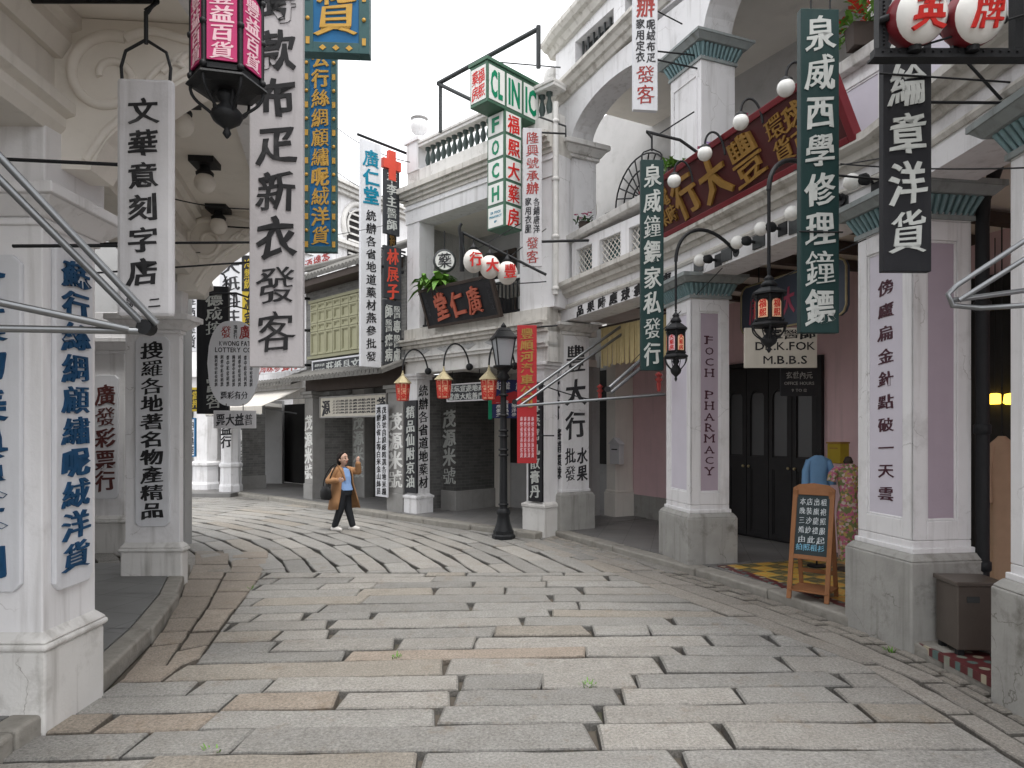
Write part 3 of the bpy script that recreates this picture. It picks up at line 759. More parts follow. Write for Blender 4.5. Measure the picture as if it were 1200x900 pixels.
m.box(L1 - .28, L1 + .05, .12, .5, 6.08, 6.75, FA1); m.box(-.05, .28, .118, .5, 6.09, 6.95, FA2); m.box(L2 - .28, L2 + .05, .12, .5, 6.1, 6.95, FA2)
m.build('arch', mt['plaster'], RA)
LU = [LA[0] + v2(.06, .05), LA[1], LA[2], LA[3], LA[4]]; DU = [-.28, -.27, 0, .05, .08]
m = MB(); sweep(m, LU, [(.5, 6.90), (.08, 6.90), (.04, 6.96), (0, 6.97), (-.04, 7.03), (-.09, 7.05), (-.09, 7.10), (.5, 7.10)], DU)
sweep(m, LU, [(.5, 7.76), (.05, 7.76), (0, 7.84), (-.06, 7.86), (-.11, 7.92), (-.11, 7.99), (.5, 7.99)], DU); m.build('cornice', mt['ledge'], RA)
m = MB(); T = Fr(FA1(-.25, .12, 6.83), FA1.x, UP); hu = [(.55, 1.5, .18, .58), (1.75, 2.6, .18, .58)]
cutout(m, T, L1 + .2, .80, hu, .25); sweep(m, LA[2:], rect(.12, .4, 7.1, 7.8)); m.build('roof_parapet', mt['plaster'], RA)
m = MB()
for h in hu:
    for k in range(7): m.tube([T(h[0] + (k + .5) / 7 * (h[1] - h[0]), h[2], -.1), T(h[0] + (k + .5) / 7 * (h[1] - h[0]), h[3], -.1)], .018, 6)
    m.box(h[0], h[1], h[2], h[3], -.24, -.2, T)
m.build('parapet_grille', mt['iron_grey'], RA)
# a pinnacle at the far corner of the roof
m = MB(); T = Fr((LA[0].x + .05, LA[0].y + .1, 6.5), FA1.x, FA1.y, UP); m.box(-.2, .16, -.05, .35, 0, .35, T); m.box(-.23, .19, -.08, .38, .35, .41, T)
m.lathe([(.10, .41), (.11, .46), (.06, .50), (.15, .62), (.17, .74), (.14, .86), (.05, .92), (0, .94)], n=16, fr=Fr(T(-.02, .15, 0), (1, 0, 0), (0, 1, 0)))
m.build('finial', mt['plaster_old'], RA)
# inside: ceilings, rear walls
def slabz(mb, line, b0, b1, z0, z1, dz=None): sweep(mb, line, rect(b0, b1, z0, z1), dz)
m = MB(); slabz(m, LA, .3, 3.0, 3.50, 3.66, DZ); m.build('arcade_ceiling', mt['soffit'], RA)
for k in range(5):
    for fr, L in ((FA1, L1), (FA2, L2)):
        a = .3 + k * L / 5; m = MB(); m.box(a - .05, a + .05, .42, 1.98, 3.40, 3.497, fr); m.build('joist', mt['dark_wood'], RA)
m = MB(); slabz(m, LA, .5, 3.0, 6.86, 7.0); m.build('balcony_ceiling', mt['soffit'], RA)
m = MB(); m.box(-3.0, .0, 2.2, 2.4, 3.66, 7.6, FA1); slabz(m, LA[1:], 2.2, 2.4, 3.66, 6.86); slabz(m, LA, .25, 3.0, 3.70, 3.84, DZ); m.build('balcony_wall', mt['mid_wall'], RA)
for T, rs in ((Fr(FA1(0, 2.2, 3.8), FA1.x, UP), ((.2, 1.05), (1.55, 2.5))), (Fr(FA2(0, 2.2, 3.8), FA2.x, UP), ((.1, .85), (1.2, 2.6)))):
    for (a0, a1) in rs:
        m = MB(); m.box(a0, a1, 0, 2.0, .0, .03, T); o = m.build('balcony_door', mt['door'], RA); m = MB(); framed(m, T.at(a0, 0, .03), (a1 - a0) / 2 - .01, .05, 1.95, .08, .02); framed(m, T.at((a0 + a1) / 2 + .01, 0, .03), (a1 - a0) / 2 - .01, .05, 1.95, .08, .02); m.build('door_frame', mt['dark_wood'], o)
# black iron fan grille above the balcony doors
m = MB(); a_ = hit(FA1, 2.12, 752); z_ = zat(FA1, a_, 2.12, 232); T = Fr(FA1(a_, 2.12, z_), FA1.x, UP)
for k in range(13): w = math.pi * k / 12; m.tube([T(.1 * math.cos(w), .1 * math.sin(w)), T(.75 * math.cos(w), .75 * math.sin(w))], .014, 5)
for r_ in (.25, .5, .75): m.tube([T(r_ * math.cos(math.pi * k / 16), r_ * math.sin(math.pi * k / 16)) for k in range(17)], .016, 5)
for k in range(9): m.ball(T(-.8 + .2 * k, -.03, 0), .035, 6)
m.box(-.85, .85, -.03, .01, -.01, .01, T); m.build('fan_grille', mt['iron'], RA)
# iron rail behind
m = MB()
for fr, L in ((FA1, L1),):
    for z in (4.72, 4.95): m.tube([fr(.2, .75, z), fr(L - .2, .75, z)], .014, 6)
    for k in range(18): a = .25 + k * (L - .5) / 17; m.tube([fr(a, .75, 3.9), fr(a, .75, 4.95)], .009, 5)
m.build('balcony_rail', mt['iron'], RA)
RB = 2.0
ap = hit(FA1, RB, 735); W3 = FA1(3.05, RB); BW = [v2(W3.x, W3.y), v2(5.0, 5.8), v2(5.35, .6)]
m = MB(); m.box(-2.6, ap, RB, RB + .2, -.05, 3.5, FA1); m.build('rear_wall', mt['grey_wall'], RA)
m = MB(); m.box(ap, 3.05, RB, RB + .2, -.05, 3.5, FA1); sweep(m, BW, rect(.001, .2, -.05, 3.6)); m.build('rear_wall', mt['pink'], RA)
m = MB(); m.box(ap, hit(FA1, RB, 845), RB - .02, RB - .001, -.04, .46, FA1); m.build('wall_base', mt['concrete'], RA)
a_ = hit(FA1, 1.7, 722)
m = MB(); m.box(a_ - .15, a_ + .11, 1.6, 1.99, .0, 3.49, FA1); m.box(a_ - .18, a_ + .14, 1.57, 1.992, 0, .5, FA1); m.box(a_ - .165, a_ + .125, 1.585, 1.991, .5, .54, FA1); m.build('inner_pillar', mt['cream'], RA, bevel=.01)
T = Fr(FA1(0, RB - .002, 0), FA1.x, UP); a0 = hit(FA1, RB, 690); a1 = hit(FA1, RB, 714)
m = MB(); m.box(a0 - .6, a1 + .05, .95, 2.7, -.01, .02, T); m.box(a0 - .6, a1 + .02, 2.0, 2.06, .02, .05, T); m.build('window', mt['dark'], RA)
# black double doors of the pharmacy
a0, a1 = hit(FA1, RB, 855), hit(FA1, RB, 962); zt = 2.48
m = MB(); m.box(a0, a1, HR, zt, -.01, .02, T); fr_ = .06
m.box(a0 - fr_, a0, HR, zt + fr_, -.01, .07, T); m.box(a1, a1 + fr_, HR, zt + fr_, -.01, .07, T); m.box(a0, a1, zt, zt + fr_, -.01, .07, T)
dw = (a1 - a0) / 4
m.build('door_frame', mt['door'], RA)
for k in range(4):
    m = MB(); Td = T.at(a0 + k * dw + .006, 0, .02); ww = dw - .012; m.box(0, ww, HR + .02, zt - .02, 0, .03, Td)
    Td = Td.at(0, 0, .03); framed(m, Td, ww, HR + .03, 1.12, .06, .018); m.box(0, .06, 1.12, zt - .03, 0, .018, Td); m.box(ww - .06, ww, 1.12, zt - .03, 0, .018, Td)
    m.box(.06, ww - .06, 1.12, 1.22, 0, .018, Td); arch(m, Fr(Td(0, 0), Td.x, Td.z, UP), .06, ww - .06, 0, .018, 2.0, .14, zt - .04, 10)
    dr = m.build('door', mt['door'], RA)
    m = MB(); m.box(a0 + k * dw + .09, a0 + (k + 1) * dw - .09, 1.24, 2.1, .0505, .053, T); m.build('glass', mt['glass_dark'], dr)
    m = MB(); m.ball(T(a0 + k * dw + (.05 if k % 2 else dw - .05), 1.08, .085), .02, 8); m.build('knob', mt['copper'], dr)
# dark shop interior in the nearest bay
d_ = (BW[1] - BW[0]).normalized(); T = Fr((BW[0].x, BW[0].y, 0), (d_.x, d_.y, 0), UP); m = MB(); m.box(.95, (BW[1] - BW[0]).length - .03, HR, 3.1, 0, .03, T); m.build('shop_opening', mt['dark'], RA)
# lettering under the fruit shop's ledge
m = MB(); T = Fr(FA1(0, -.02, 0), FA1.x, UP); a0, a1 = hit(FA1, -.02, 674), hit(FA1, -.02, 790)
row(m, '品果時應球寰 東', Fr(T(0, 0), (T.x + UP * .045), UP), a0, a1, 3.295, .15, .01, .04, fill=.62)
m.build('lettering', mt['black'], RA)
# ------------------------------------------------------------------ the row on the bend: apothecary, rice shop, awning shop
CDIR = Vector((.716, -.698, 0)).normalized(); CIN = Vector((.698, .716, 0)).normalized()
FC = Fr((-1.71, 12.2, 0), CDIR, CIN, UP)
def brick_mat(name, c1, c2, mor, w=.26, h=.075, dirt=.4):
    m, t, b = nodes(name); pos = N(t, 'ShaderNodeNewGeometry').outputs['Position']
    d = N(t, 'ShaderNodeVectorMath', operation='DOT_PRODUCT'); t.links.new(pos, d.inputs[0]); d.inputs[1].default_value = tuple(CDIR + CIN)
    sp = N(t, 'ShaderNodeSeparateXYZ'); t.links.new(pos, sp.inputs[0]); cb = N(t, 'ShaderNodeCombineXYZ'); t.links.new(d.outputs['Value'], cb.inputs[0]); t.links.new(sp.outputs[2], cb.inputs[1])
    bk = N(t, 'ShaderNodeTexBrick'); t.links.new(cb.outputs[0], bk.inputs['Vector'])
    for k, v in (('Scale', 1.0), ('Mortar Size', .005), ('Brick Width', w), ('Row Height', h), ('Mortar Smooth', .3)): bk.inputs[k].default_value = v
    bk.inputs['Color1'].default_value = c1 + (1,); bk.inputs['Color2'].default_value = c2 + (1,); bk.inputs['Mortar'].default_value = mor + (1,)
    c = mixc(t, noise(t, pos, 7, 6), bk.outputs[0], mixc(t, 1.0, bk.outputs[0], (.55, .54, .52), 'MULTIPLY'))
    f = N(t, 'ShaderNodeMath', operation='MULTIPLY'); t.links.new(ramp(t, noise(t, pos, 1.6, 7, .7), .52, .68), f.inputs[0]); f.inputs[1].default_value = dirt
    c = mixc(t, f.outputs[0], c, (.07, .065, .055)); t.links.new(c, b.inputs['Base Color']); b.inputs['Roughness'].default_value = .88
    bp = N(t, 'ShaderNodeBump', Strength=.5, Distance=.008); t.links.new(bk.outputs['Fac'], bp.inputs['Height']); bp.invert = True; t.links.new(bp.outputs[0], b.inputs['Normal'])
    return m
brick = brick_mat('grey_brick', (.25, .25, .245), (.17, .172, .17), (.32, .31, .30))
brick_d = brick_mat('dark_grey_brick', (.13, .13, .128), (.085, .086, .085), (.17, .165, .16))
kl = lambda a, b=0: v2(FC(a, b).x, FC(a, b).y)
pavement([kl(-11, -.42), kl(-7.2, -.42), kl(-3.8, -.40), kl(-.4, -.34), kl(2.7, -.25), kl(3.05, -.2)], [kl(-11, 3), kl(-7.2, 3), kl(-3.8, 3), kl(-.4, 3), kl(2.7, 3), kl(3.3, 3)], z=.09)
T0 = lambda b=0.0: Fr(FC(0, b, 0), FC.x, UP)                 # a plane along this row, seen from the street

RC = thing('shophouse', 'white two storey shophouse with a balustraded roof and open upper loggia beside the clinic sign', 'building', tuple(FC(1.3, .5)))
def cpillar(a0, a1, b1, zb, zt, root, wall, base, name='pillar'):
    s = MB(); i = .045; s.box(a0 + i, a1 - i, i, b1 - i, zb, zt, FC)
    s.box(a0 + .01, a1 - .01, .01, b1 - .01, zt - .10, zt - .05, FC); s.box(a0 - .02, a1 + .02, -.02, b1 + .02, zt - .049, zt, FC)
    o = s.build(name, wall, root, bevel=.006)
    p = MB(); p.box(a0, a1, 0, b1, -.05, zb - .05, FC); p.box(a0 - .015, a1 + .015, -.015, b1 + .015, zb - .05, zb - .0, FC); p.frust((a0, a1, 0, b1), (a0 + i, a1 - i, i, b1 - i), zb, zb + .03, FC)
    p.build('plinth', base, o, bevel=.01); return o
cr0, cr1 = hit(FC, 0, 612), hit(FC, 0, 638)
pc1 = cpillar(-.375, 0, .39, .40, 2.60, RC, mt['plaster'], mt['plaster']); pc2 = cpillar(cr0, cr1, .40, .48, 2.60, RC, mt['plaster'], mt['plaster_old'])
TEc = Fr(FC(-.045, .045, 0), CIN, UP)                          # that pillar's end, which faces the camera
m = MB(); column(m, '統辦各省道地藥材', TEc, .15, 2.42, .52, .20, .005, .035, fill=.86); m.build('lettering', mt['black'], pc1)
ce = cr1 + .05
m = MB(); m.box(-.36, ce, .03, .38, 2.601, 3.12, FC)
m.box(-.40, ce, -.03, .3, 2.82, 2.87, FC); m.box(-.42, ce, -.06, .3, 2.872, 2.90, FC); m.build('beam', mt['plaster_old'], RC)
m = MB(); m.box(-.40, ce, -.04, .3, 3.05, 3.10, FC); m.box(-.43, ce, -.09, .3, 3.102, 3.16, FC); m.box(-.46, ce, -.14, .3, 3.162, 3.20, FC); m.box(-.36, ce, .0, .25, 3.202, 3.40, FC); m.build('ledge', mt['ledge'], RC)
for k in range(5):                                            # bat-like stucco motifs on the frieze
    T = Fr(FC(.15 + .6 * k, .03, 2.975), FC.x, UP); m = MB()
    m.poly([(-.2, .02), (-.1, .05), (-.05, .02), (0, .05), (.05, .02), (.1, .05), (.2, .02), (.12, -.01), (.06, -.03), (0, -.055), (-.06, -.03), (-.12, -.01)], T, 0, .012); m.build('frieze_motif', mt['grey_wall'], RC)
# loggia
m = MB(); m.box(-.34, .02, .05, .40, 3.40, 5.32, FC); m.build('upper_pillar', mt['plaster'], RC, bevel=.008)
m = MB(); m.box(cr0 - .1, ce + .1, .05, .40, 3.40, 5.32, FC); m.build('upper_pillar', mt['plaster'], RC, bevel=.008)
m = MB(); m.box(-.36, ce + .1, .03, .42, 5.321, 5.66, FC); m.box(-.38, ce + .1, .0, .1, 5.56, 5.60, FC); m.build('lintel', mt['plaster'], RC)
m = MB()
for k, (b_o, z0, z1) in enumerate(((.0, 5.661, 5.72), (-.05, 5.721, 5.78), (-.11, 5.781, 5.84), (-.17, 5.841, 5.93))): m.box(-.38 + b_o, ce + .1, b_o, .45, z0, z1, FC)
m.build('cornice', mt['ledge'], RC)
m = MB(); m.box(-.34, ce + .1, .06, .30, 5.931, 6.26, FC); m.build('roof_upstand', mt['plaster_old'], RC)
nb = 21; a0, a1 = .02, ce - .1
for k in range(nb):
    a = a0 + .09 + (a1 - a0 - .1) * k / (nb - 1); o = FC(a, .18, 6.26); m = MB()
    m.lathe([(.05, 0), (.05, .04), (.03, .05), (.03, .08), (.052, .16), (.048, .21), (.026, .29), (.026, .33), (.05, .345), (.05, .39)], o, 10); m.build('baluster', mt['baluster'], RC)
m = MB(); m.box(.0, ce + .1, .04, .32, 6.65, 6.70, FC); m.box(.0, ce + .1, .02, .34, 6.702, 6.75, FC); m.build('handrail', mt['plaster_old'], RC, bevel=.008)
m = MB(); m.box(-.34, 0, .04, .36, 6.261, 6.78, FC); m.box(-.38, .04, .0, .40, 6.781, 6.84, FC); m.box(-.31, -.03, .07, .33, 6.841, 6.88, FC)
m.lathe([(.10, .0), (.11, .04), (.06, .07), (.14, .15), (.165, .25), (.14, .34), (.06, .38), (.16, .385), (.0, .40)], FC(-.17, .2, 6.88), 18); m.build('finial', mt['plaster'], RC)
m = MB(); m.box(-.36, ce - .1, .42, .8, 5.33, 5.5, FC); m.box(-.36, 2.5, .8, 2.0, 5.33, 5.5, FC); m.box(-.36, ce - .05, .26, .8, 3.2, 3.36, FC); m.box(-.36, 2.5, .8, 2.0, 3.2, 3.36, FC); m.box(-.36, ce - .05, .40, .8, 2.68, 2.8, FC); m.box(-.36, 2.5, .8, 2.0, 2.68, 2.8, FC); m.build('ceiling', mt['soffit'], RC)
m = MB(); m.box(-.36, 2.55, 1.55, 1.75, 3.36, 5.33, FC); m.hexa([V2(.62, 10.9, 3.36), V2(.72, 10.85, 3.36), V2(1.30, 11.6, 3.36), V2(1.2, 11.7, 3.36), V2(.62, 10.9, 5.4), V2(.72, 10.85, 5.4), V2(1.30, 11.6, 5.4), V2(1.2, 11.7, 5.4)]); m.box(-.36, -.2, .40, 1.75, 3.36, 5.33, FC); m.build('loggia_wall', mt['grey_wall'], RC)
T = T0(1.549)
for (x0, x1) in ((.0, 1.0), (1.25, 2.4)):
    m = MB(); m.box(x0, x1, 3.4, 4.95, -.01, .015, T); o = m.build('loggia_door', mt['door'], RC); m = MB(); framed(m, T.at(x0, 0, .015), x1 - x0, 3.4, 4.95, .07, .02); m.build('door_frame', mt['dark_wood'], o)
m = MB(); m.box(-.345, -.2, .0, 9, 2.9, 6.2, Fr(FC(0, .4), FC.x, FC.y, UP)); m.build('side_wall', mt['plaster_old'], RC)
# loggia railing
m = MB(); a0, a1 = .02, cr0 - .1
for z in (3.44, 3.92): m.box(a0, a1, .13, .16, z, z + .03, FC)
k = a0 + .05
while k < a1: m.tube([FC(k, .145, 3.45), FC(k, .145, 3.93)], .012, 6); k += .085
m.build('railing', mt['iron'], RC)
m = MB(); m.box(1.1, cr0 - .05, .1, 1.2, 3.95, 4.0, FC); m.build('loggia_shelf', mt['white'], RC)
# behind the pavement
m = MB(); m.box(-.38, 2.45, 1.95, 2.15, -.05, 2.68, FC); m.hexa([V2(.62, 10.85, -.05), V2(.72, 10.8, -.05), V2(1.47, 12.0, -.05), V2(1.37, 12.06, -.05), V2(.62, 10.85, 2.9), V2(.72, 10.8, 2.9), V2(1.47, 12.0, 2.9), V2(1.37, 12.06, 2.9)]); m.build('rear_wall', mt['grey_wall'], RC)
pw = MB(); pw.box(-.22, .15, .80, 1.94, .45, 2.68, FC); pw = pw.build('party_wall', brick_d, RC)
m = MB(); m.box(-.25, .18, .77, 1.945, -.04, .45, FC); m.build('plinth', mt['stone'], pw, bevel=.01)
m = MB(); column(m, '茂源米號', Fr(FC(-.22, .80, 0), FC.x, UP), .185, 1.98, .55, .34, .006, .04); m.build('lettering', mt['silver'], pw)
T = T0(1.949); m = MB()
w0, w1 = hit(FC, 1.95, 507), hit(FC, 1.95, 526); x0, x1 = hit(FC, 1.95, 596), hit(FC, 1.95, 640)
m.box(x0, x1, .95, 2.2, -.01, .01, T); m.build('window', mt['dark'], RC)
x0, x1 = hit(FC, 1.8, 575), hit(FC, 1.8, 592)
m = MB(); m.box(x0, x1, 1.80, 1.944, -.04, 2.68, FC); m.build('pilaster', mt['cream'], RC)
# small white plant bracket tiles etc. on the pillar at the corner are left to the signs

# ---- rice shop in grey brick, with the shuttered upper storey
RD = thing('brick_shophouse', 'grey brick rice shop with a tiled eave and yellow green shutters upstairs', 'building', tuple(FC(-2.1, .5)))
d0, d1 = -3.96, -3.62
def dpillar(a0, a1, b1, zt, letters, side_b):
    s = MB(); s.box(a0, a1, 0, b1, .42, zt - .14, FC); s.box(a0 - .03, a1 + .03, -.03, b1 + .03, zt - .138, zt - .07, FC); s.box(a0 - .07, a1 + .07, -.07, b1 + .07, zt - .069, zt, FC)
    o = s.build('pillar', mt['stone'], RD, bevel=.008)
    p = MB(); p.box(a0 - .02, a1 + .02, -.02, b1 + .02, -.05, .42, FC); p.build('plinth', mt['stone'], o, bevel=.01)
    w = a1 - a0; m = MB(); column(m, letters, Fr(FC(a0, 0, 0), FC.x, UP), w / 2, 1.92, .50, w * .86, .008, .05); m.build('lettering', mt['white'], o)
    if side_b > b1:
        q = MB(); q.box(a0 + .01, a1 - .01, b1, side_b, -.05, 2.5, FC); q.build('brick_return', brick, o)
dpillar(d0, d1, .30, 2.42, '茂源米號', 1.25); dpillar(-.86, -.40, .34, 2.42, '茂源米號', .9)
m = MB(); m.box(d0, -.38, .02, .28, 2.42, 2.75, FC); m.build('beam', mt['dark_wood'], RD)
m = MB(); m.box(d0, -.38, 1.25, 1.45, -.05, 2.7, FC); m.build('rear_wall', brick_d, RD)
T = T0(1.249); m = MB()
x0, x1, x2, x3 = (hit(FC, 1.25, p) for p in (386, 401, 406, 421))
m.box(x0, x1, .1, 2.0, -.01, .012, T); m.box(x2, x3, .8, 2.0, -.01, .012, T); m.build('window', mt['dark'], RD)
m = MB(); m.box(x0 - .1, x3 + .1, 2.0, 2.09, .0, .05, T); m.box(x1, x2, .1, 2.0, 0, .05, T); m.box(x2, x3 + .05, .7, .8, 0, .05, T); m.box(x3, x3 + .08, .8, 2.0, 0, .05, T); m.build('window_frame', mt['cream'], RD)
x0, x1 = hit(FC, 1.0, 413), hit(FC, 1.0, 427)
q = MB(); q.box(x0, x1, 1.0, 1.245, -.05, 2.6, FC); q = q.build('inner_pillar', mt['stone'], RD)
m = MB(); column(m, '茂源米號', Fr(FC(x0, 1.0, 0), FC.x, UP), (x1 - x0) / 2, 1.95, .5, (x1 - x0) * .8, .006, .04); m.build('lettering', mt['silver'], q)
m = MB(); m.box(d0, -.37, .05, .3, 2.75, 4.78, FC); m.build('upper_wall', brick, RD)
s0, s1 = hit(FC, -.0, 365), hit(FC, 0, 441)
T = T0(.0); m = MB(); z0, z1 = 3.16, 4.30; m.box(s0, s1, z0, z1, -.06, .0, T)
npan = 8; pw_ = (s1 - s0) / npan
for k in range(npan):
    Tk = T.at(s0 + k * pw_ + .008, 0, .0); framed(m, Tk, pw_ - .016, z0 + .03, z0 + .52, .035, .03); framed(m, Tk, pw_ - .016, z0 + .53, z0 + .70, .035, .03); framed(m, Tk, pw_ - .016, z0 + .71, z1 - .17, .035, .03); framed(m, Tk, pw_ - .016, z1 - .16, z1 - .01, .035, .03)
m.build('shutter', mt['shutter'], RD)
m = MB(); m.box(s0 - .05, s1 + .05, 4.30, 4.36, -.05, .05, T); m.box(s0 - .05, s1 + .05, 3.10, 3.16, -.05, .08, T); m.build('shutter_frame', mt['shutter_d'], RD)
def tiled_roof(mb, a0, a1, be, bt, ze, zt, step=.13):
    """rows of half-round tiles running down to an eave"""
    mb.hexa([FC(a0, be, ze - .05), FC(a1, be, ze - .05), FC(a1, bt, zt - .05), FC(a0, bt, zt - .05), FC(a0, be, ze), FC(a1, be, ze), FC(a1, bt, zt), FC(a0, bt, zt)])
    k = a0 + step / 2; n = 7
    while k < a1:
        pts = []
        for i in range(n):
            f = i / (n - 1); pts.append(FC(k + rnd.uniform(-.008, .008), be + (bt - be) * f, ze + (zt - ze) * f + .012 + .008 * (i % 2)))
        mb.tube(pts, .045, 7); mb.tube([FC(k, be - .008, ze + .005), FC(k, be + .02, ze + .008)], .052, 8); k += step
m = MB(); tiled_roof(m, d0 - .1, -.30, -.52, .05, 2.64, 2.86); m.build('eave', mt['tile'], RD)
m = MB(); tiled_roof(m, d0 - .12, -.40, -.38, 2.2, 4.76, 6.0); m.build('roof', mt['tile'], RD)
m = MB(); m.hexa([FC(d0 - .05, -.34, 4.58), FC(-.45, -.34, 4.58), FC(-.45, .06, 4.58), FC(d0 - .05, .06, 4.58), FC(d0 - .05, -.34, 4.71), FC(-.45, -.34, 4.71), FC(-.45, .06, 4.75), FC(d0 - .05, .06, 4.75)]); m.build('eave_soffit', mt['dark_wood'], RD)
for a, z in ((d0 + .12, 4.45), (d0 + .2, 3.75), (d0 + .16, 3.0), (-1.2, 3.5)):
    m = MB(); m.tube([FC(a, .05, z), FC(a, -.18, z - .02)], .03, 8); m.ball(FC(a, -.2, z - .02), .055, 8); m.build('wall_bracket', mt['iron'], RD)

# ---- shop with the canvas awning
RE = thing('awning_shop', 'white fronted shop with a fringed canvas awning next to the brick rice shop', 'building', tuple(FC(-5.5, .5)))
e0, e1 = hit(FC, 0, 277), hit(FC, 0, 284)
s = MB(); s.box(e0, e1, 0, .6, .42, 2.6, FC); o = s.build('pillar', brick, RE)
m = MB(); m.box(e0 - .02, e1 + .02, -.02, .62, -.05, .42, FC); m.build('plinth', mt['stone'], o)
m = MB(); column(m, '同和煙絲', Fr(FC(e0, 0, 0), FC.x, UP), (e1 - e0) / 2, 2.0, .5, (e1 - e0) * .85, .008, .05); m.build('lettering', mt['white'], o)
m = MB(); m.box(e1 - 4, d0, .03, .3, 2.3, 5.05, FC); m.build('upper_wall', mt['plaster'], RE)
m = MB(); m.box(e1 - 1, d0, 1.9, 2.1, -.05, 2.6, FC); m.build('rear_wall', mt['cream'], RE)
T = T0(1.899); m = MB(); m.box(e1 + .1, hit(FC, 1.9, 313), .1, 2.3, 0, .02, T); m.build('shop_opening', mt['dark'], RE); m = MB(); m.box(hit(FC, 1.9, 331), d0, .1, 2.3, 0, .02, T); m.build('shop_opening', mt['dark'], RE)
m = MB(); a0, a1 = e1 + .1, d0 - .05
m.hexa([FC(a0, .02, 2.50), FC(a1, .02, 2.50), FC(a1, -.95, 2.08), FC(a0, -.95, 2.08), FC(a0, .02, 2.515), FC(a1, .02, 2.515), FC(a1, -.95, 2.095), FC(a0, -.95, 2.095)])
n = 46
for k in range(n):
    x0 = a0 + (a1 - a0) * k / n; x1 = a0 + (a1 - a0) * (k + .93) / n; d_ = rnd.uniform(-.02, .02)
    m.hexa([FC(x0, -.95, 1.93 + d_), FC(x1, -.955, 1.93 + d_), FC(x1, -.945, 1.93 + d_), FC(x0, -.94, 1.93 + d_), FC(x0, -.955, 2.09), FC(x1, -.955, 2.09), FC(x1, -.945, 2.09), FC(x0, -.945, 2.09)])
m.build('awning', mt['awning'], RE)
m = MB()
for a in (a0 + .4, a1 - .3): m.tube([FC(a, 0, 1.95), FC(a, -.94, 2.07)], .014, 6); m.tube([FC(a, 0, 2.45), FC(a, -.94, 2.07)], .012, 6)
m.tube([FC(a0, -.93, 1.92), FC(a1, -.93, 1.92)], .014, 6); m.build('awning_frame', mt['steel'], RE)
m = MB(); tiled_roof(m, e1 - 4, d0 - .15, -.25, .3, 2.62, 2.82, .15); tiled_roof(m, e1 - 4, d0 - .2, -.2, 2.5, 5.05, 6.1, .15); m.build('roof', mt['tile'], RE)

# ---- white arcade closing the view
RF = thing('arcade_house', 'white arcaded house closing the bend of the street behind the oval sign', 'building', (-7.2, 16.8, 0))
def fpillar(px0, px1, Y, name='pillar'):
    x0, x1 = (px0 - CX) / FPX * Y, (px1 - CX) / FPX * Y; c = (x0 + x1) / 2; r_ = (x1 - x0) / 2; s = MB()
    F8 = Fr((c, Y + r_, 0), (1, 0, 0), (0, 1, 0)); k = 1.08
    s.lathe([(r_ * .80 * k, .80), (r_ * .80 * k, 2.12), (r_ * .9 * k, 2.16), (r_ * .9 * k, 2.22), (r_ * 1.05 * k, 2.30), (r_ * 1.05 * k, 2.36)], n=8, fr=F8, sm=False, ph=R(22.5))
    o = s.build(name, mt['plaster'], RF)
    p = MB(); p.lathe([(r_ * 1.06, -.05), (r_ * 1.06, .22), (r_ * .95, .28), (r_ * .92, .66), (r_ * 1.06, .70), (r_ * 1.06, .76), (r_ * .86, .80)], n=8, fr=F8, sm=False, ph=R(22.5)); p.build('plinth', mt['plaster'], o)
    return o, F8, r_
fpillar(218, 253, 17.0); o, F8, r_ = fpillar(253, 278, 16.4)
m = MB(); column(m, '鴻益行', Fr((F8.o.x - .22, 16.4 + r_ * .2, 0), (1, 0, 0), UP), .19, 2.05, 1.15, .24, .006, .04); m.build('lettering', mt['black'], o)
m = MB(); m.box(-13, -6.35, 17.1, 17.5, 2.30, 7.2); m.box(-13, -6.25, 16.95, 17.2, 2.9, 3.1); m.box(-13, -6.25, 16.9, 17.2, 6.9, 7.2); m.build('upper_wall', mt['plaster'], RF)
m = MB(); m.box(-13, -6.4, 19, 19.2, -.05, 2.4); m.build('rear_wall', mt['grey_wall'], RF)
m = MB(); m.box(-13, -6.4, 17.1, 19, 2.2, 2.298); m.build('ceiling', mt['soffit'], RF)
struct(MB().box(-13, -6.6, 16.0, 19, -.05, .09).build('pavement', fl_grey))

# ---- tall white house behind the roofs
gd = Vector((.5, .87, 0)).normalized(); gn = Vector((gd.y, -gd.x, 0)); FG = Fr((-7.2, 19.0, 0), gd, -gn, UP)
RG = thing('tall_house', 'tall white house with a horseshoe arched window behind the tiled roofs', 'building', tuple(FG(3, 2)))
m = MB(); m.box(0, 8, 0, 5, -.05, 9.6, FG); m.box(0, 8, -.1, .2, 6.9, 6.99, Fr(FG(0, -.0), FG.x, FG.y, UP)); m.build('wall', mt['plaster'], RG)
m = MB()
for z, o_ in ((9.4, .35), (9.28, .25), (9.16, .16), (7.55, .22), (7.45, .12)): m.box(-.3, 8, -o_, .0, z, z + .11, FG)
m.build('cornice', mt['plaster_old'], RG)
T = Fr(FG(0, -.002, 0), FG.x, UP)
ga = hit(FG, 0, 421); gz = zat(FG, ga, 0, 268); m = MB()
m.poly([(ga + .62 * math.cos(R(t)), gz + .62 * math.sin(R(t))) for t in range(-20, 201, 10)] + [(ga - .55, gz - 1.6), (ga + .55, gz - 1.6)], T, 0, .02); m.build('window', mt['dark'], RG)
m = MB(); m.tube([T(ga + .78 * math.cos(R(t)), gz + .78 * math.sin(R(t)), .04) for t in range(-30, 211, 10)], .09, 8); m.tube([T(ga + .58 * math.cos(R(t)), gz + .58 * math.sin(R(t)), .04) for t in range(-30, 211, 10)], .04, 8)
for k in range(9): m.box(ga - .55, ga + .55, gz - 1.4 + .22 * k, gz - 1.34 + .22 * k, .02, .06, T)
m.build('window_frame', mt['plaster_old'], RG)

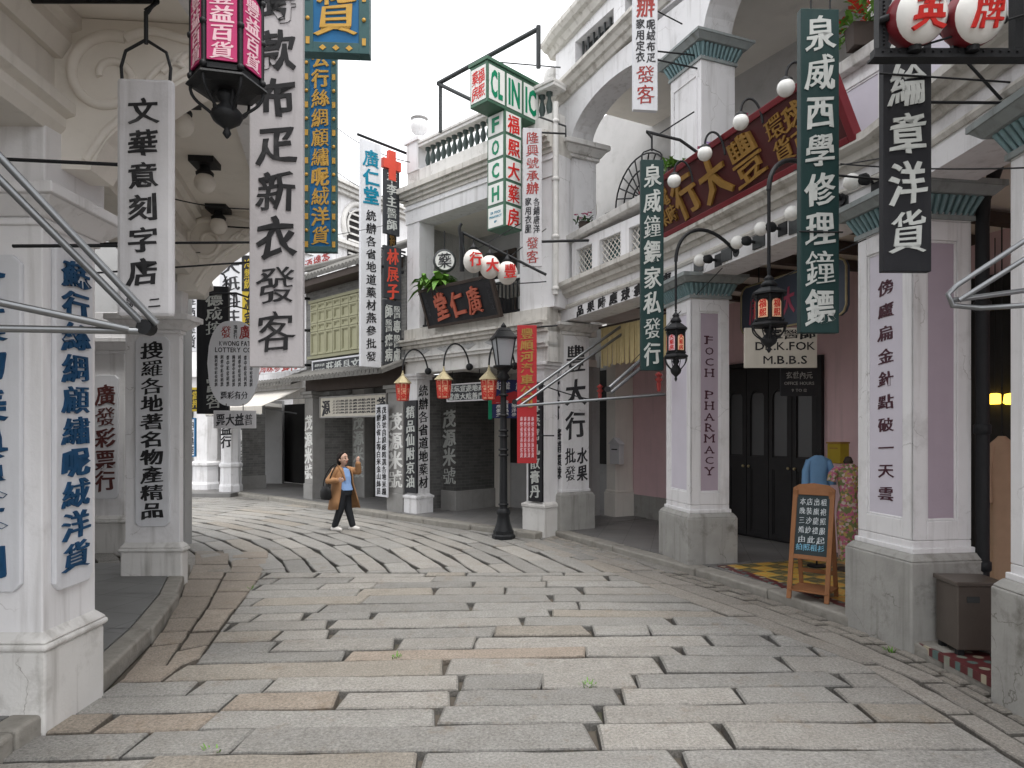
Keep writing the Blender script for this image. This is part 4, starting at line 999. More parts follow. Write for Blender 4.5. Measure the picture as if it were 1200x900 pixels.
# ------------------------------------------------------------------ the arcade on the left
RL = thing('arcade_house', 'white arcade in the shade with scroll brackets under an overhanging storey', 'building', (-3.2, 5.4, 0))
LL = [v2(-2.05, -2), v2(-2.46, 3.85), v2(-3.35, 7.25), v2(-3.75, 8.4)]      # street faces of the piers
pavement([v2(-2.20, .6), v2(-2.475, 3.4), v2(-2.495, 4.1), v2(-2.74, 5.2), v2(-3.08, 6.3), v2(-3.40, 7.1), v2(-3.62, 7.7)],
         [v2(-4.9, .6), v2(-4.95, 3.4), v2(-5.0, 4.1), v2(-5.0, 5.2), v2(-5.15, 6.3), v2(-5.3, 7.1), v2(-5.4, 7.7)], mat=fl_slate, z=.10, kw=.16)
def lpier(B, u, wu, wn, zb, zt):
    """B: corner nearest to the camera on the street side"""
    u = Vector((u[0], u[1], 0)).normalized(); n = Vector((-u.y, u.x, 0)); F = Fr((B[0], B[1], 0), u, n, UP); i = .035
    s = MB(); s.box(i, wu - i, i, wn - i, zb, zt + .02, F)
    s.box(i - .02, wu - i + .02, i - .02, wn - i + .02, zt - .17, zt - .13, F); s.frust((i - .03, wu - i + .03, i - .03, wn - i + .03), (-.09, wu + .09, -.09, wn + .09), zt - .129, zt - .04, F); s.box(-.11, wu + .11, -.11, wn + .11, zt - .039, zt + .02, F)
    s.box(0.0, wu, 0.0, wn, zt + .02, zt + .36, F)
    o = s.build('pillar', mt['plaster'], RL, bevel=.008)
    p = MB(); p.box(0, wu, 0, wn, -.05, zb - .06, F); p.box(-.018, wu + .018, -.018, wn + .018, zb - .06, zb - .02, F); p.frust((-.018, wu + .018, -.018, wn + .018), (i, wu - i, i, wn - i), zb - .02, zb + .04, F)
    p.build('plinth', mt['plaster_old'], o, bevel=.02, seg=3)
    return o, F, Fr(F(0, i, 0), u, UP), Fr(F(i, wn, 0), -n, UP)
def plaque(T, x0, x1, z0, z1, o, t=.03, c=.045):
    m = MB(); m.poly([(x0 + c, z0), (x1 - c, z0), (x1 - c * .45, z0 + c * .45), (x1, z0 + c), (x1, z1 - c), (x1 - c, z1), (x0 + c, z1), (x0, z1 - c), (x0, z0 + c), (x0 + c * .45, z0 + c * .45)], T, 0, t)
    return m.build('plaque', mt['white_board'], o, bevel=.008)
l1, F1, T1S, T1E = lpier((-2.455, 3.585), (-.005, 1), .535, .62, .49, 2.85)
plaque(T1S, .10, .43, .72, 2.62, l1); m = MB(); column(m, '蘇行絲綢顧繡呢絨洋貨', T1S.at(0, 0, .03), .265, 2.56, .80, .225, .012, .045, fill=.86); m.build('lettering', mt['blue_letter'], l1)
plaque(T1E, .09, .49, .74, 2.52, l1); m = MB(); column(m, '貨真物美與眾不同', T1E.at(0, 0, .03), .275, 2.46, .80, .27, .012, .045, fill=.84); m.build('lettering', mt['blue_letter'], l1)
l2, F2, T2S, T2E = lpier((-3.385, 7.0), (-.02, 1), .15, .63, .40, 2.75)
plaque(T2E, .15, .50, .60, 2.55, l2); m = MB(); column(m, '搜羅各地著名物產精品', T2E.at(0, 0, .03), .325, 2.50, .68, .215, .008, .035, fill=.9); m.build('lettering', mt['black'], l2)
l3, F3, T3S, T3E = lpier((-4.98, 8.8), (-.02, 1), .5, .5, .45, 2.75)
x0_ = .06; plaque(T3E, .08, .40, .70, 2.3, l3); m = MB(); column(m, '廣發彩票行', T3E.at(0, 0, .03), .24, 2.18, .80, .24, .008, .035); m.build('lettering', mt['brown_red'], l3)
def lsweep(mb, line, prof, mi=0):
    """as sweep, for a facade whose inside is to the left of the line's direction"""
    return sweep(mb, line, prof, None, mi)
m = MB(); lsweep(m, LL, rect(.04, .45, 3.20, 3.85)); lsweep(m, LL, [(.3, 3.19), (.02, 3.19), (-.02, 3.24), (-.02, 3.29), (-.07, 3.31), (-.07, 3.37), (.3, 3.37)]); lsweep(m, LL, [(.3, 3.62), (.0, 3.62), (-.05, 3.70), (-.05, 3.76), (-.10, 3.78), (-.10, 3.848), (.3, 3.848)])
m.build('beam', mt['cream'], RL)
m = MB(); lsweep(m, LL, rect(-.82, 3.2, 3.85, 4.0)); m.build('soffit', mt['soffit'], RL)
m = MB(); lsweep(m, LL, rect(-.82, -.62, 3.999, 7.5)); lsweep(m, LL, rect(-.87, -.72, 3.80, 3.95)); m.build('upper_wall', mt['plaster'], RL)
m = MB(); m.box(-4.75, -1.4, -2.1, -2.0, 3.8, 7.5); m.box(-4.7, -2.9, 8.4, 8.5, 3.9, 7.5); m.build('upper_wall', mt['plaster_old'], RL)
BLW = [v2(-4.85, -2), v2(-4.95, 3.8), v2(-5.15, 7.0), v2(-5.5, 8.85)]
m = MB(); lsweep(m, BLW, rect(0, .2, -.05, 3.86)); m.box(-7.2, -4.5, 9.4, 9.6, -.05, 4.9); m.build('rear_wall', mt['grey_wall'], RL)
for (a, b) in ((v2(-4.90, 4.4), v2(-4.98, 5.9)), (v2(-5.06, 6.4), v2(-5.16, 7.4))):
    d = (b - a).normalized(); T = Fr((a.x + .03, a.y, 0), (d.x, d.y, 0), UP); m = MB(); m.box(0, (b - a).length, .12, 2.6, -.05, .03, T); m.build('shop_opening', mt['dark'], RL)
def bracket(pt, d):
    """scroll console carrying the overhang; d: along the street"""
    u = Vector((d[0], d[1], 0)).normalized(); out = Vector((u.y, -u.x, 0)); F = Fr((pt[0], pt[1], 0), out, UP); F.z = -u
    m = MB(); w = .13
    m.poly([(-.05, 3.02), (.14, 3.02), (.22, 3.18), (.40, 3.36), (.62, 3.52), (.74, 3.58), (.80, 3.66), (.80, 3.846), (-.05, 3.846)], F, -w, w)
    for sgn in (1, -1):
        sp = []
        for k in range(46):
            t = k / 45; w_ = 1.2 + t * 4.2 * math.pi / 1.6; r_ = .235 * (1 - t * .80); sp.append(F(.24 + r_ * math.cos(w_), 3.53 + r_ * math.sin(w_), sgn * (w + .004)))
        m.tube(sp, [.032 - .014 * k / 45 for k in range(46)], 7)
        m.tube([F(.24 + .235 * math.cos(1.2) + t * .46, 3.53 + .235 * math.sin(1.2) + .05 * t + .03 * math.sin(t * 6), sgn * (w + .004)) for t in [k / 12 for k in range(13)]], .026, 7)
        for k in range(3): m.tube([F(.44 + .08 * k + .22 * t, 3.52 + .05 * k + .11 * math.sin(t * 2.6), sgn * (w + .003)) for t in [j / 8 for j in range(9)]], .018, 6)
        m.tube([F(x, z + .03, sgn * (w + .003)) for x, z in ((.12, 3.04), (.22, 3.2), (.40, 3.38), (.62, 3.54), (.76, 3.60))], .022, 6)
    m.build('scroll_bracket', mt['soffit'], RL)
bracket((-2.46, 3.85), (-.1, 1)); bracket((-3.39, 7.12), (-.12, 1))
# ------------------------------------------------------------------ sign boards
def sframe(x0, y0, x1, y1, Y, yaw=0.0):
    """frame at a board's lower left corner; returns frame, width, height (metres)"""
    c = P((x0 + x1) / 2, (y0 + y1) / 2, Y); w = (x1 - x0) / FPX * Y / max(.3, math.cos(R(yaw))); h = (y1 - y0) / FPX * Y
    T = Fr(c, (math.cos(R(yaw)), math.sin(R(yaw)), 0), UP); return T.at(-w / 2, -h / 2), w, h
def board(name, label, T, w, h, t, mat, lets, cat='sign', border=None, bw=.03, bmat=None, group=None, bevel=.004, hang=None):
    """lets: list of (material, [callable(mb, T, w, h)])"""
    root = thing(name, label, cat, tuple(T(w / 2, 0, -t / 2)), group)
    m = MB(); m.box(0, w, 0, h, -t, 0, T); m.build('board', mt[mat], root, bevel=bevel)
    if border:
        m = MB(); d = .012
        for (a, b, c, e) in ((-.004, bw, -.004, h + .004), (w - bw, w + .004, -.004, h + .004)): m.box(a, b, c, e, -t - .004, d, T)
        for (c, e) in ((-.004, bw), (h - bw, h + .004)): m.box(bw, w - bw, c, e, -t - .004, d, T)
        m.build('frame', mt[border], root, bevel=.003)
    for mat_, fns in lets:
        m = MB()
        for fn in fns: fn(m, T, w, h)
        m.build('lettering', mt[mat_], root)
    if hang:
        m = MB()
        for pts, r in hang: m.tube(pts, r, 7)
        m.build('hanger', mt['iron'], root)
    return root
def col(s, fx, f1, f0, fw, t=.005, bold=.03, brush=True, fill=.9):
    """column of characters at fraction fx of the width between height fractions f1 (top) and f0, width fraction fw"""
    return lambda m, T, w, h: column(m, s, T, w * fx, h * f1, h * f0, w * fw, t, bold, brush, fill=fill)
def rw(s, f0, f1, fy, fh, t=.005, bold=.03, brush=True, fill=.9):
    return lambda m, T, w, h: row(m, s, T, w * f0, w * f1, h * fy, h * fh, t, bold, brush, fill=fill)
def lat(s, fx, fy, fcap, fw=None, bold=.03):
    return lambda m, T, w, h: latin(m, s, T, w * fx, h * fy, h * fcap, w * fw if fw else None, .005, min(bold, .014))
def hooks(T, w, h, up=.16, r=.008):
    """two curled hanging irons meeting above a board"""
    c = w / 2; out = []
    for s in (-1, 1): out.append(([T(c + s * w * .42, h - .02, -.02), T(c + s * w * .44, h + .06, -.02), T(c + s * w * .36, h + up * .7, -.02), T(c, h + up, -.02)], r))
    out.append(([T(c, h + up - .02, -.02), T(c, h + up + .14, -.02)], r * 1.3)); return out

# --- left side of the street
T, w, h = sframe(137, 91, 201, 371, 3.4, 4)
board('hanging_sign', 'grey white seal cutting shop board with six black characters, before the shaded arcade', T, w, h, .05, 'grey_board',
      [('black', [col('文華意刻字店', .48, .93, .12, .50, fill=.80), col('二', .68, .085, .035, .2), col('號', .28, .085, .035, .2)])], bevel=.02,
      hang=hooks(T, w, h, .2) + [([T(w / 2, h + .34, -.02), T(w / 2 + .06, h + .40, -.02), T(w / 2 - .9, h + .36, -.02)], .016),
                                 ([T(.0, h * .64, -.02), T(-.55, h * .65, -.02)], .009), ([T(0, h * .30, -.02), T(-.5, h * .29, -.02)], .009)])
T, w, h = sframe(293, -50, 354, 430, 4.3, 5)
board('hanging_sign', 'tall mid grey clothes shop board with large black characters, beside the pink lantern', T, w, h, .06, 'grey_board2',
      [('black', [col('時款布疋新衣發客', .5, .945, .03, .68, .008, .04, fill=.82)])], bevel=.006,
      hang=[([T(w, h * .31, -.03), T(-1.3, h * .29, -.03)], .008), ([T(w, h * .27, -.03), T(-1.3, h * .21, -.03)], .006), ([T(w * .5, h, -.03), T(w * .5, h + .3, -.03), T(-.8, h + .3, -.03)], .014)])
def gilt(n, side):
    def fn(m, T, w, h):
        for k in range(n):
            y = h * (k + .5) / n; x = w * (.075 if side < 0 else .925)
            m.lathe([(.0, 0), (.018, .001), (.018, .008), (.006, .014)], n=8, fr=Fr(T(x, y, .012), T.x, T.y)) if k % 2 else m.poly([(x - .016, y - .03), (x + .016, y - .03), (x + .016, y + .03), (x - .016, y + .03)], T, .011, .018)
    return fn
T, w, h = sframe(357, 50, 394, 295, 7.0, 3)
board('hanging_sign', 'long blue board with gold silk shop characters and a dark teal border', T, w, h, .06, 'blue_board',
      [('gold', [col('公行絲綢顧繡呢絨洋貨', .5, .97, .03, .52, .01, .04), gilt(15, -1), gilt(15, 1)])], border='dark_teal', bw=.055,
      hang=[([T(0, h * .9, -.03), T(-.9, h * .9, -.03)], .014), ([T(0, h * .1, -.03), T(-.9, h * .12, -.03)], .008)])
T, w, h = sframe(356, -220, 432, 62, 5.8, 4)
board('hanging_sign', 'broad blue board with one big gold character in view, hanging highest over the street', T, w, h, .10, 'blue_board',
      [('gold', [col('百洋雜貨', .5, .95, .06, .62, .014, .05), gilt(11, -1), gilt(11, 1), lambda m, T, w, h: [m.poly([(x - .03, .035), (x, .06), (x + .03, .035), (x, .012)], T, .012, .018) for x in (w * .3, w * .5, w * .7)]])], border='dark_teal', bw=.085,
      hang=[([T(0, h * .25, -.05), T(-.8, h * .25, -.05)], .018), ([T(0, h * .9, -.05), T(-.8, h * .9, -.05)], .018)])
T, w, h = sframe(232, 335, 266, 485, 9.0, 12)
board('hanging_sign', 'black pawnshop board with faint pale characters behind the oval lottery sign', T, w, h, .12, 'black_board',
      [('silver', [col('德成按', .55, .95, .62, .5), col('當客', .55, .30, .04, .5)])], hang=hooks(T, w, h, .22, .012) + [([T(-.6, h * .9, 0), T(w + .1, h * .95, 0), T(w + .25, h * .92, 0), T(w + .32, h * 1.02, 0)], .016)])
# oval lottery sign with its plaque
T, w, h = sframe(244, 376, 303, 476, 8.0, 5)
root = thing('oval_sign', 'pale barrel shaped lottery sign with red and grey writing under the arcade bracket', 'sign', tuple(T(w / 2, 0)))
ov = [(w * (.5 + .5 * math.copysign(abs(math.cos(a)) ** .62, math.cos(a))), h * (.5 + .5 * math.copysign(abs(math.sin(a)) ** .45, math.sin(a)) * (1 if True else 1))) for a in [2 * math.pi * k / 48 for k in range(48)]]
ov = [(w / 2 + (x - w / 2) * (.72 + .28 * math.sin(math.pi * min(1, max(0, y / h)))), y) for x, y in ov]
m = MB(); m.poly(ov, T, -.03, 0); m.build('board', mt['white_board'], root)
m = MB(); row(m, '發', T, w * .26, w * .46, h * .87, h * .15, .005, .03); row(m, '廣', T, w * .62, w * .82, h * .87, h * .15, .005, .03); m.build('lettering', mt['red_dull'], root)
m = MB(); latin(m, 'KWONG FAT', T, w * .53, h * .735, h * .055, w * .6); latin(m, 'LOTTERY CO', T, w * .5, h * .66, h * .055, w * .7)
for k in range(7): column(m, '圖利章中彩發'[k % 3:] + '利票', T, w * (.17 + .112 * k), h * .60, h * .23, w * .055, .004, .02)
row(m, '票彩有分', T, w * .25, w * .78, h * .13, h * .09, .004, .02); column(m, '鴻票行', T, w * .54, h * .955, h * .79, w * .07, .004, .02); m.build('lettering', mt['dark_grey'], root)
m = MB(); [m.tube(a, r, 6) for a, r in hooks(T, w, h, .18)]; m.build('hanger', mt['iron'], root)
T, w, h = sframe(251, 481, 299, 502, 8.0, 5)
board('plaque', 'small pale plaque with four dark characters hanging below the oval sign', T, w, h, .025, 'grey_board', [('dark_grey', [rw('票大益普', .06, .94, .5, .66, .004, .04)])],
      hang=[([T(w * .3, h, 0), T(w * .3, h + .08, 0)], .005), ([T(w * .7, h, 0), T(w * .7, h + .08, 0)], .005)])
T, w, h = sframe(258, 300, 283, 390, 14, 8)
board('hanging_sign', 'pale blue white board with dark paper shop characters, far down the street', T, w, h, .08, 'white_board', [('dark_grey', [col('大紙料莊', .5, .97, .1, .75, fill=.85)])], hang=[([T(0, h * .95, 0), T(-1.2, h * .95, 0)], .02)])
T, w, h = sframe(284, 300, 297, 392, 13.2, 8)
board('hanging_sign', 'narrow yellow board with black top panel beside the paper shop sign', T, w, h, .06, 'yellow', [('black', [lambda m, T, w, h: m.box(-.005, w + .005, h * .55, h + .01, -.07, .006, T), col('冰室', .5, .5, .1, .6)]), ('yellow', [lambda m, T, w, h: column(m, '冷熱飲', T.at(0, 0, .007), w / 2, h * .97, h * .58, w * .6)])], hang=[([T(0, h * .9, 0), T(-1.4, h * .9, 0)], .02)])
T, w, h = sframe(218, 340, 231, 412, 14.5, 0)
board('hanging_sign', 'narrow white board with dark characters between the pier and the pawnshop board', T, w, h, .06, 'white_board', [('dark_grey', [col('煙酒雜貨', .5, .97, .04, .7)])], hang=[([T(0, h * .9, 0), T(-1.0, h * .9, 0)], .02)])
T, w, h = sframe(222, 454, 236, 482, 13.5, 0)
board('box_sign', 'small yellow framed box sign over the far pavement', T, w, h, .2, 'yellow', [('black', [lambda m, T, w, h: m.box(w * .16, w * .84, h * .1, h * .9, 0, .006, T)]), ('yellow', [lambda m, T, w, h: column(m, '當押', T.at(0, 0, .006), w / 2, h * .86, h * .14, w * .5)])], hang=[([T(w / 2, h, -.1), T(w / 2, h + .5, -.1)], .012)])
T, w, h = sframe(220, 490, 229, 535, 15.5, 0)
board('wall_sign', 'small blue framed white notice beside the far white pillars', T, w, h, .05, 'white_board', [('dark_grey', [col('內有雅座', .5, .95, .06, .6)])], border='blue_board', bw=.025, hang=[([T(w / 2, h, -.02), T(w / 2, h + .6, -.02)], .012)])

# --- shophouse corner: projecting boards on the bars
def proj(t0, t1, y0, y1, a=-.36, px=None):
    """frame of a board standing out from the row's facade between distances t0..t1 from the wall (t1 outermost)"""
    o = FC(a, -t1, 0); Y = FC(a, -(t0 + t1) / 2).y
    z0 = EYE + (CY - y1) / FPX * Y; z1 = EYE + (CY - y0) / FPX * Y
    return Fr(Vector((o.x, o.y, z0)), CIN, UP), t1 - t0, z1 - z0
T, w, h = proj(.50, .92, 166, 430)
board('projecting_sign', 'tall white medicine shop board, three teal characters over eleven black ones', T, w, h, .06, 'white_board',
      [('teal_paint', [col('廣仁堂', .5, .965, .72, .72, .008, .05)]), ('black', [col('統辦各省地道藥材燕參批發', .5, .70, .02, .46, .006, .02, fill=.8)])],
      hang=[([T(-.05, h + .06, -.03), T(w + .60, h + .03, -.03)], .025), ([T(.0, h * .55, -.03), T(w + .55, h * .53, -.03)], .012), ([T(w, h * .12, -.03), T(w + .5, h * .14, -.03)], .02), ([T(w, h * .46, -.03), T(w + .5, h * .45, -.03)], .03)])
T, w, h = proj(.10, .44, 200, 275)
root = board('projecting_sign', 'charcoal doctor sign carrying a red cross at its top', T, w, h, .05, 'char_board', [('silver', [col('萃李主醫師', .5, .98, .06, .62)])], hang=[([T(w * .5, h, -.02), T(w * .5, h + .35, -.02)], .012)])
m = MB(); c = w / 2; y0 = h + .02; s_ = .23
m.poly([(c - .075, y0 - .20), (c + .075, y0 - .20), (c + .075, y0), (c + .19, y0), (c + .19, y0 + .17), (c + .075, y0 + .17), (c + .075, y0 + .33), (c - .075, y0 + .33), (c - .075, y0 + .17), (c - .19, y0 + .17), (c - .19, y0), (c - .075, y0)], T, -.06, .02)
m.build('cross', mt['orange_red'], root)
T, w, h = proj(.06, .44, 289, 350)
board('projecting_sign', 'charcoal board with three orange characters beneath the red cross sign', T, w, h, .06, 'char_board', [('orange_red', [col('林展子', .5, .97, -.02, .62, .006, .04)])], hang=[([T(w, h * .95, -.02), T(w + .1, h * .95, -.02)], .02)])
T, w, h = proj(.06, .44, 352, 428)
board('projecting_sign', 'charcoal board with two columns of white doctor characters below the orange lettered one', T, w, h, .06, 'char_board', [('silver', [col('醫專醫膚', .74, .94, .05, .4), col('師醫痳病', .27, .94, .05, .4)])], hang=[([T(w, h * .3, -.02), T(w + .1, h * .3, -.02)], .02)])
T, w, h = proj(-.02, .16, 262, 410, a=-.62)
board('projecting_sign', 'dark board with dull gold characters close to the shophouse corner', T, w, h, .05, 'black_board', [('gold2', [col('蔣仁德跌打', .5, .98, .1, .7)])])
# stationery board over the rice shop's eave
def flat(px0, px1, b, z0, z1):
    a0, a1 = hit(FC, b, px0), hit(FC, b, px1); return Fr(FC(a0, b, z0), FC.x, UP), a1 - a0, z1 - z0
T, w, h = flat(366, 446, -.10, 2.74, 3.05)
board('shop_sign', 'charcoal stationery shop board with pale characters over the rice shop eave', T, w, h, .05, 'char_board', [('silver', [rw('莊紙具文記一', .22, .97, .5, .62, .006, .03), rw('紙料文房', .04, .20, .66, .18), rw('中西簿籍', .04, .20, .34, .18)])], border='white_board', bw=.03)
T, w, h = flat(375, 453, .005, 1.84, 2.28)
board('shop_sign', 'cream framed rice price board under the rice shop eave', T, w, h, .04, 'cream_board', [('dark_grey', [rw('源', .03, .17, .5, .7, .006, .05), rw('茂', .86, .99, .5, .7, .006, .05)] + [rw('上白絲苗金鳳油粘齊眉', .20, .85, .77 - .135 * k, .10, .004, .03) for k in range(5)])], border='stone', bw=.025)
T, w, h = flat(440, 454, -.12, .34, 2.06)
board('shop_sign', 'narrow white board with two columns of small black characters on the rice shop front', T, w, h, .03, 'white_board', [('black', [col('茂源號自設廠精選各地米糧', .73, .98, .02, .34), col('選辦各省上等白米金山絲苗', .27, .98, .02, .34)])])
T, w, h = flat(302, 351, -.30, 2.86, 3.12)
board('shop_sign', 'white board with blurred red characters above the canvas awning', T, w, h, .04, 'white_board', [('red_dull', [rw('海味參茸行', .03, .97, .5, .85, .006, .06)])])
T, w, h = flat(356, 388, .9, 5.45, 5.78)
board('shop_sign', 'white roof board with red and black characters behind the shuttered upper storey', T, w, h, .04, 'white_board', [('red_dull', [rw('酒樓茶', .03, .97, .5, .8, .006, .05)])])
# black vertical boards at the shophouse's pillars
T, w, h = flat(474, 488, -.005, .45, 2.12)
board('shop_sign', 'narrow black board with white running script on the apothecary pillar', T, w, h, .04, 'black_board', [('silver', [col('精品仙附京油', .5, .95, .05, .66)])])
T, w, h = flat(619, 635, -.01, .52, 2.30)
board('shop_sign', 'black board with white pill and ointment characters behind the red hanging board', T, w, h, .04, 'black_board', [('silver', [col('參茸燕窩丸散膏丹', .5, .98, .03, .66)])])
T, w, h = flat(524, 569, .22, 2.08, 2.38)
board('shop_sign', 'charcoal plaque with two rows of pale characters under the apothecary beam', T, w, h, .03, 'char_board', [('silver', [rw('藥坛宣遊地商', .03, .97, .72, .36), rw('堂散大陰善門', .03, .97, .28, .36)])], border='grey_board', bw=.02,
      hang=[([T(w * .15, h, 0), T(w * .15, 2.6 - 2.08, 0)], .008), ([T(w * .85, h, 0), T(w * .85, 2.6 - 2.08, 0)], .008)])
T, w, h = sframe(574, 445, 622, 490, 10.9, 6)
board('shop_sign', 'navy board with a red band and rows of tiny pale writing behind the street lamp', T, w, h, .05, 'blue_sign', [('red_sign', [lambda m, T, w, h: m.poly([(0, h * .52), (w * .6, h * .7), (w, h * .58), (w, h * .42), (0, h * .36)], T, 0, .004)]), ('green_letter', [lambda m, T, w, h: m.box(-.02, .035, -.02, h + .02, -.055, .008, T)]),
      ('white', [col('一應俱全', .22, .46, .04, .12)] + [col('上等洋參' if k % 2 else '鹿茸高麗', .40 + .19 * k, .48, .04, .11) for k in range(4)] + [rw('貨洋雜', .1, .5, .84, .2), rw('貨百', .62, .9, .84, .2)])], hang=[([T(w * .2, h, -.02), T(w * .2, h + .35, -.02)], .008), ([T(w * .8, h, -.02), T(w * .8, h + .35, -.02)], .008)])
T, w, h = sframe(606, 381, 629, 543, 9.7, 0)
board('hanging_sign', 'red vertical board with gold characters over small white writing, between lamp and corner pillar', T, w, h, .07, 'red_sign', [('gold2', [col('豐順河汽車公司', .5, .98, .40, .62, .006, .04)]), ('pinkwhite', [col('專營省港長途客貨', .22 + .19 * k, .34, .04, .13, .004, .02) for k in range(4)])], hang=[([T(0, h * .98, -.04), T(w + .3, h + .0, -.04)], .012), ([T(w, h * .2, -.04), T(w + .25, h * .2, -.04)], .01)])

# --- clinic sign, an L-shaped light box
root = thing('clinic_sign', 'green framed T shaped clinic light box with red and green lettering', 'sign', (0.1, 9.9, 4.5))
Fk = Fr((-.345, 9.56, 0), CIN, UP); e = .342; z0, z1, zb = 6.20, 6.78, 4.52       # x: towards the wall, y: up, z: towards the camera
dep = .36
m = MB(); m.box(0, 3.14 * e, z0, z1, -dep, 0, Fk); m.box(e, 2 * e + .02, zb, z0, -dep, 0, Fk)
m.poly([(-.02, z1), (3.14 * e + .02, z1), (3.14 * e + .02, z1 + .05), (-.02, z1 + .05)], Fk, -dep - .02, .02); m.build('box', mt['green_sign'], root, bevel=.006)
m = MB(); q = .028; lets_g = MB(); lets_r = MB(); lets_b = MB()
for k, s_ in enumerate(('CL', 'IN', 'IC')):
    m.box(k * e * 1.04 + q, (k + 1) * e * 1.04 - q * .6, z0 + .05, z1 - .05, .001, .006, Fk); latin(lets_g, s_, Fk.at(0, 0, .006), (k + .5) * e * 1.04, (z0 + z1) / 2, .36, .235, .006, .03)
ch_h = (z0 - zb) / 5
Fs = Fr(Fk(0, 0, -dep), -Fk.z * -1, UP); Fs = Fr(Fk(0, 0, -dep), Fk.z, UP)              # the narrow end facing down the street
Fv = Fr(Fk(e, 0, -dep), Fk.z, UP)
m.box(q, dep - q, z0 + .05, z1 - .05, .001, .006, Fs); column(lets_r, '福煕', Fs.at(0, 0, .006), dep * .68, z1 - .08, z0 + .08, .13, .005, .02); column(lets_r, '藥房', Fs.at(0, 0, .006), dep * .32, z1 - .08, z0 + .08, .13, .005, .02)
for k in range(5):
    zt_ = z0 - k * ch_h; m.box(e + q, 2 * e + .02 - q, zt_ - ch_h + .025, zt_ - .02, .001, .006, Fk); m.box(q, dep - q, zt_ - ch_h + .025, zt_ - .02, .001, .006, Fv)
    put(lets_r, '福煕大藥房'[k], Fk.at(0, 0, .006), 1.5 * e + .01, zt_ - ch_h / 2, .23, .25, .006, .03)
    if k < 4: latin(lets_g, 'FOCH'[k], Fv.at(0, 0, .006), dep / 2, zt_ - ch_h / 2, .20, .15, .006, .03)
latin(lets_b, 'DR FOCH', Fv.at(0, 0, .006), dep / 2, zb + ch_h * .70, .035, .2); latin(lets_b, 'PHARMACY', Fv.at(0, 0, .006), dep / 2, zb + ch_h * .52, .035, .25); latin(lets_b, '1F', Fv.at(0, 0, .006), dep / 2, zb + ch_h * .3, .03, .05)
m.build('sign_face', mt['signface'], root); lets_g.build('lettering', mt['green_letter'], root); lets_r.build('lettering', mt['red'], root); lets_b.build('lettering', mt['teal_paint'], root)
m = MB(); A = P(513, 98, 10.6); B = P(632, 33, 9.7); m.tube([A, B], .035, 7); m.tube([P(516, 155, 10.6), P(516, 95, 10.6)], .03, 7); m.tube([A, P(575, 128, 10.2)], .03, 7); m.tube([P(631, 80, 9.8), P(631, 30, 9.7)], .035, 7); m.tube([P(568, 70, 9.9), P(573, 130, 9.9)], .03, 7); m.tube([P(586, 73, 9.9), P(657, 79, 9.9)], .01, 5); m.tube([P(632, 137, 9.9), P(663, 148, 10), P(663, 160, 10)], .015, 6)
m.build('support_frame', mt['iron_grey'], root)
T, w, h = sframe(613, 150, 635, 312, 9.75, 6)
board('hanging_sign', 'narrow grey white board with red characters beside the clinic box', T, w, h, .06, 'grey_board', [('red_dull', [col('隆興號承辦', .5, .975, .52, .62), col('發客', .5, .22, .02, .62)]), ('dark_grey', [col('各鋪唐洋', .72, .50, .24, .32), col('家用衣服', .27, .50, .24, .32)])], hang=[([T(w, h * .97, 0), T(w + .35, h * .97, 0)], .014), ([T(w, h * .18, 0), T(w + .75, h * .20, 0), T(w + .75, h * .06, 0)], .02)])
T, w, h = sframe(742, -40, 771, 129, 7.8, 6)
board('hanging_sign', 'white clothier board with red and black characters before the arched balcony', T, w, h, .06, 'white_board', [('red_dull', [col('承辦', .5, .98, .64, .70), col('發客', .5, .32, .04, .70)]), ('dark_grey', [col('呢絨布疋', .72, .635, .33, .34), col('家用定衣', .28, .635, .33, .34)])], hang=[([T(w, h * .42, -.02), T(w + .75, h * .40, -.02)], .01), ([T(w, h * .36, -.02), T(w + .65, h * .30, -.02)], .01), ([T(w, h * .70, -.02), T(w + .3, h * .62, -.02)], .008)])

# --- green clock repair boards, black dry goods board
T, w, h = sframe(751, 187, 778, 434, 7.15, 3)
board('hanging_sign', 'green board with white clock and furniture dealer characters, nearer the clinic box', T, w, h, .06, 'green_board', [('silver', [col('泉威鐘鏢家私發行', .5, .985, .02, .70, .006, .03, fill=.86)])],
      hang=hooks(T, w, h, .12) + [([T(w / 2, h + .24, -.02), T(w / 2 - .06, h + .30, -.02), T(w / 2 + .3, h + .22, -.02), T(w / 2 + .55, h + .05, -.02)], .016), ([T(w / 2 + .05, h + .26, -.02), T(w / 2 + .45, h + .52, -.02)], .008)])
T, w, h = sframe(938, 10, 984, 390, 4.6, 3)
board('hanging_sign', 'larger green board with white clock repair characters, in front of the dark red sign', T, w, h, .06, 'green_board', [('silver', [col('泉威西學修理鐘鏢', .5, .985, .02, .72, .006, .03, fill=.86)])],
      hang=[([T(w * .3, h, -.02), T(w * .3, h + .5, -.02)], .006), ([T(w * .8, h, -.02), T(w * .8, h + .5, -.02)], .006), ([T(w, h * .49, -.02), T(w + .6, h * .47, -.02)], .008), ([T(-.02, h * .31, .01), T(w + .02, h * .31, .01)], .006)])
T, w, h = sframe(1035, -60, 1092, 318, 4.0, 1)
board('hanging_sign', 'black board with pale dry goods characters in front of the mauve panelled pillar', T, w, h, .05, 'black_board', [('silver', [col('蘇廣綸章洋貨', .5, .965, .045, .72, .008, .03, fill=.84)])],
      hang=[([T(w, h * .53, -.02), T(w + .43, h * .53, -.02)], .009), ([T(w * .4, h * .88, -.02), T(w + .43, h * .54, -.02)], .009), ([T(-.03, h * .61, .01), T(w + 1.0, h * .57, .01)], .006)])
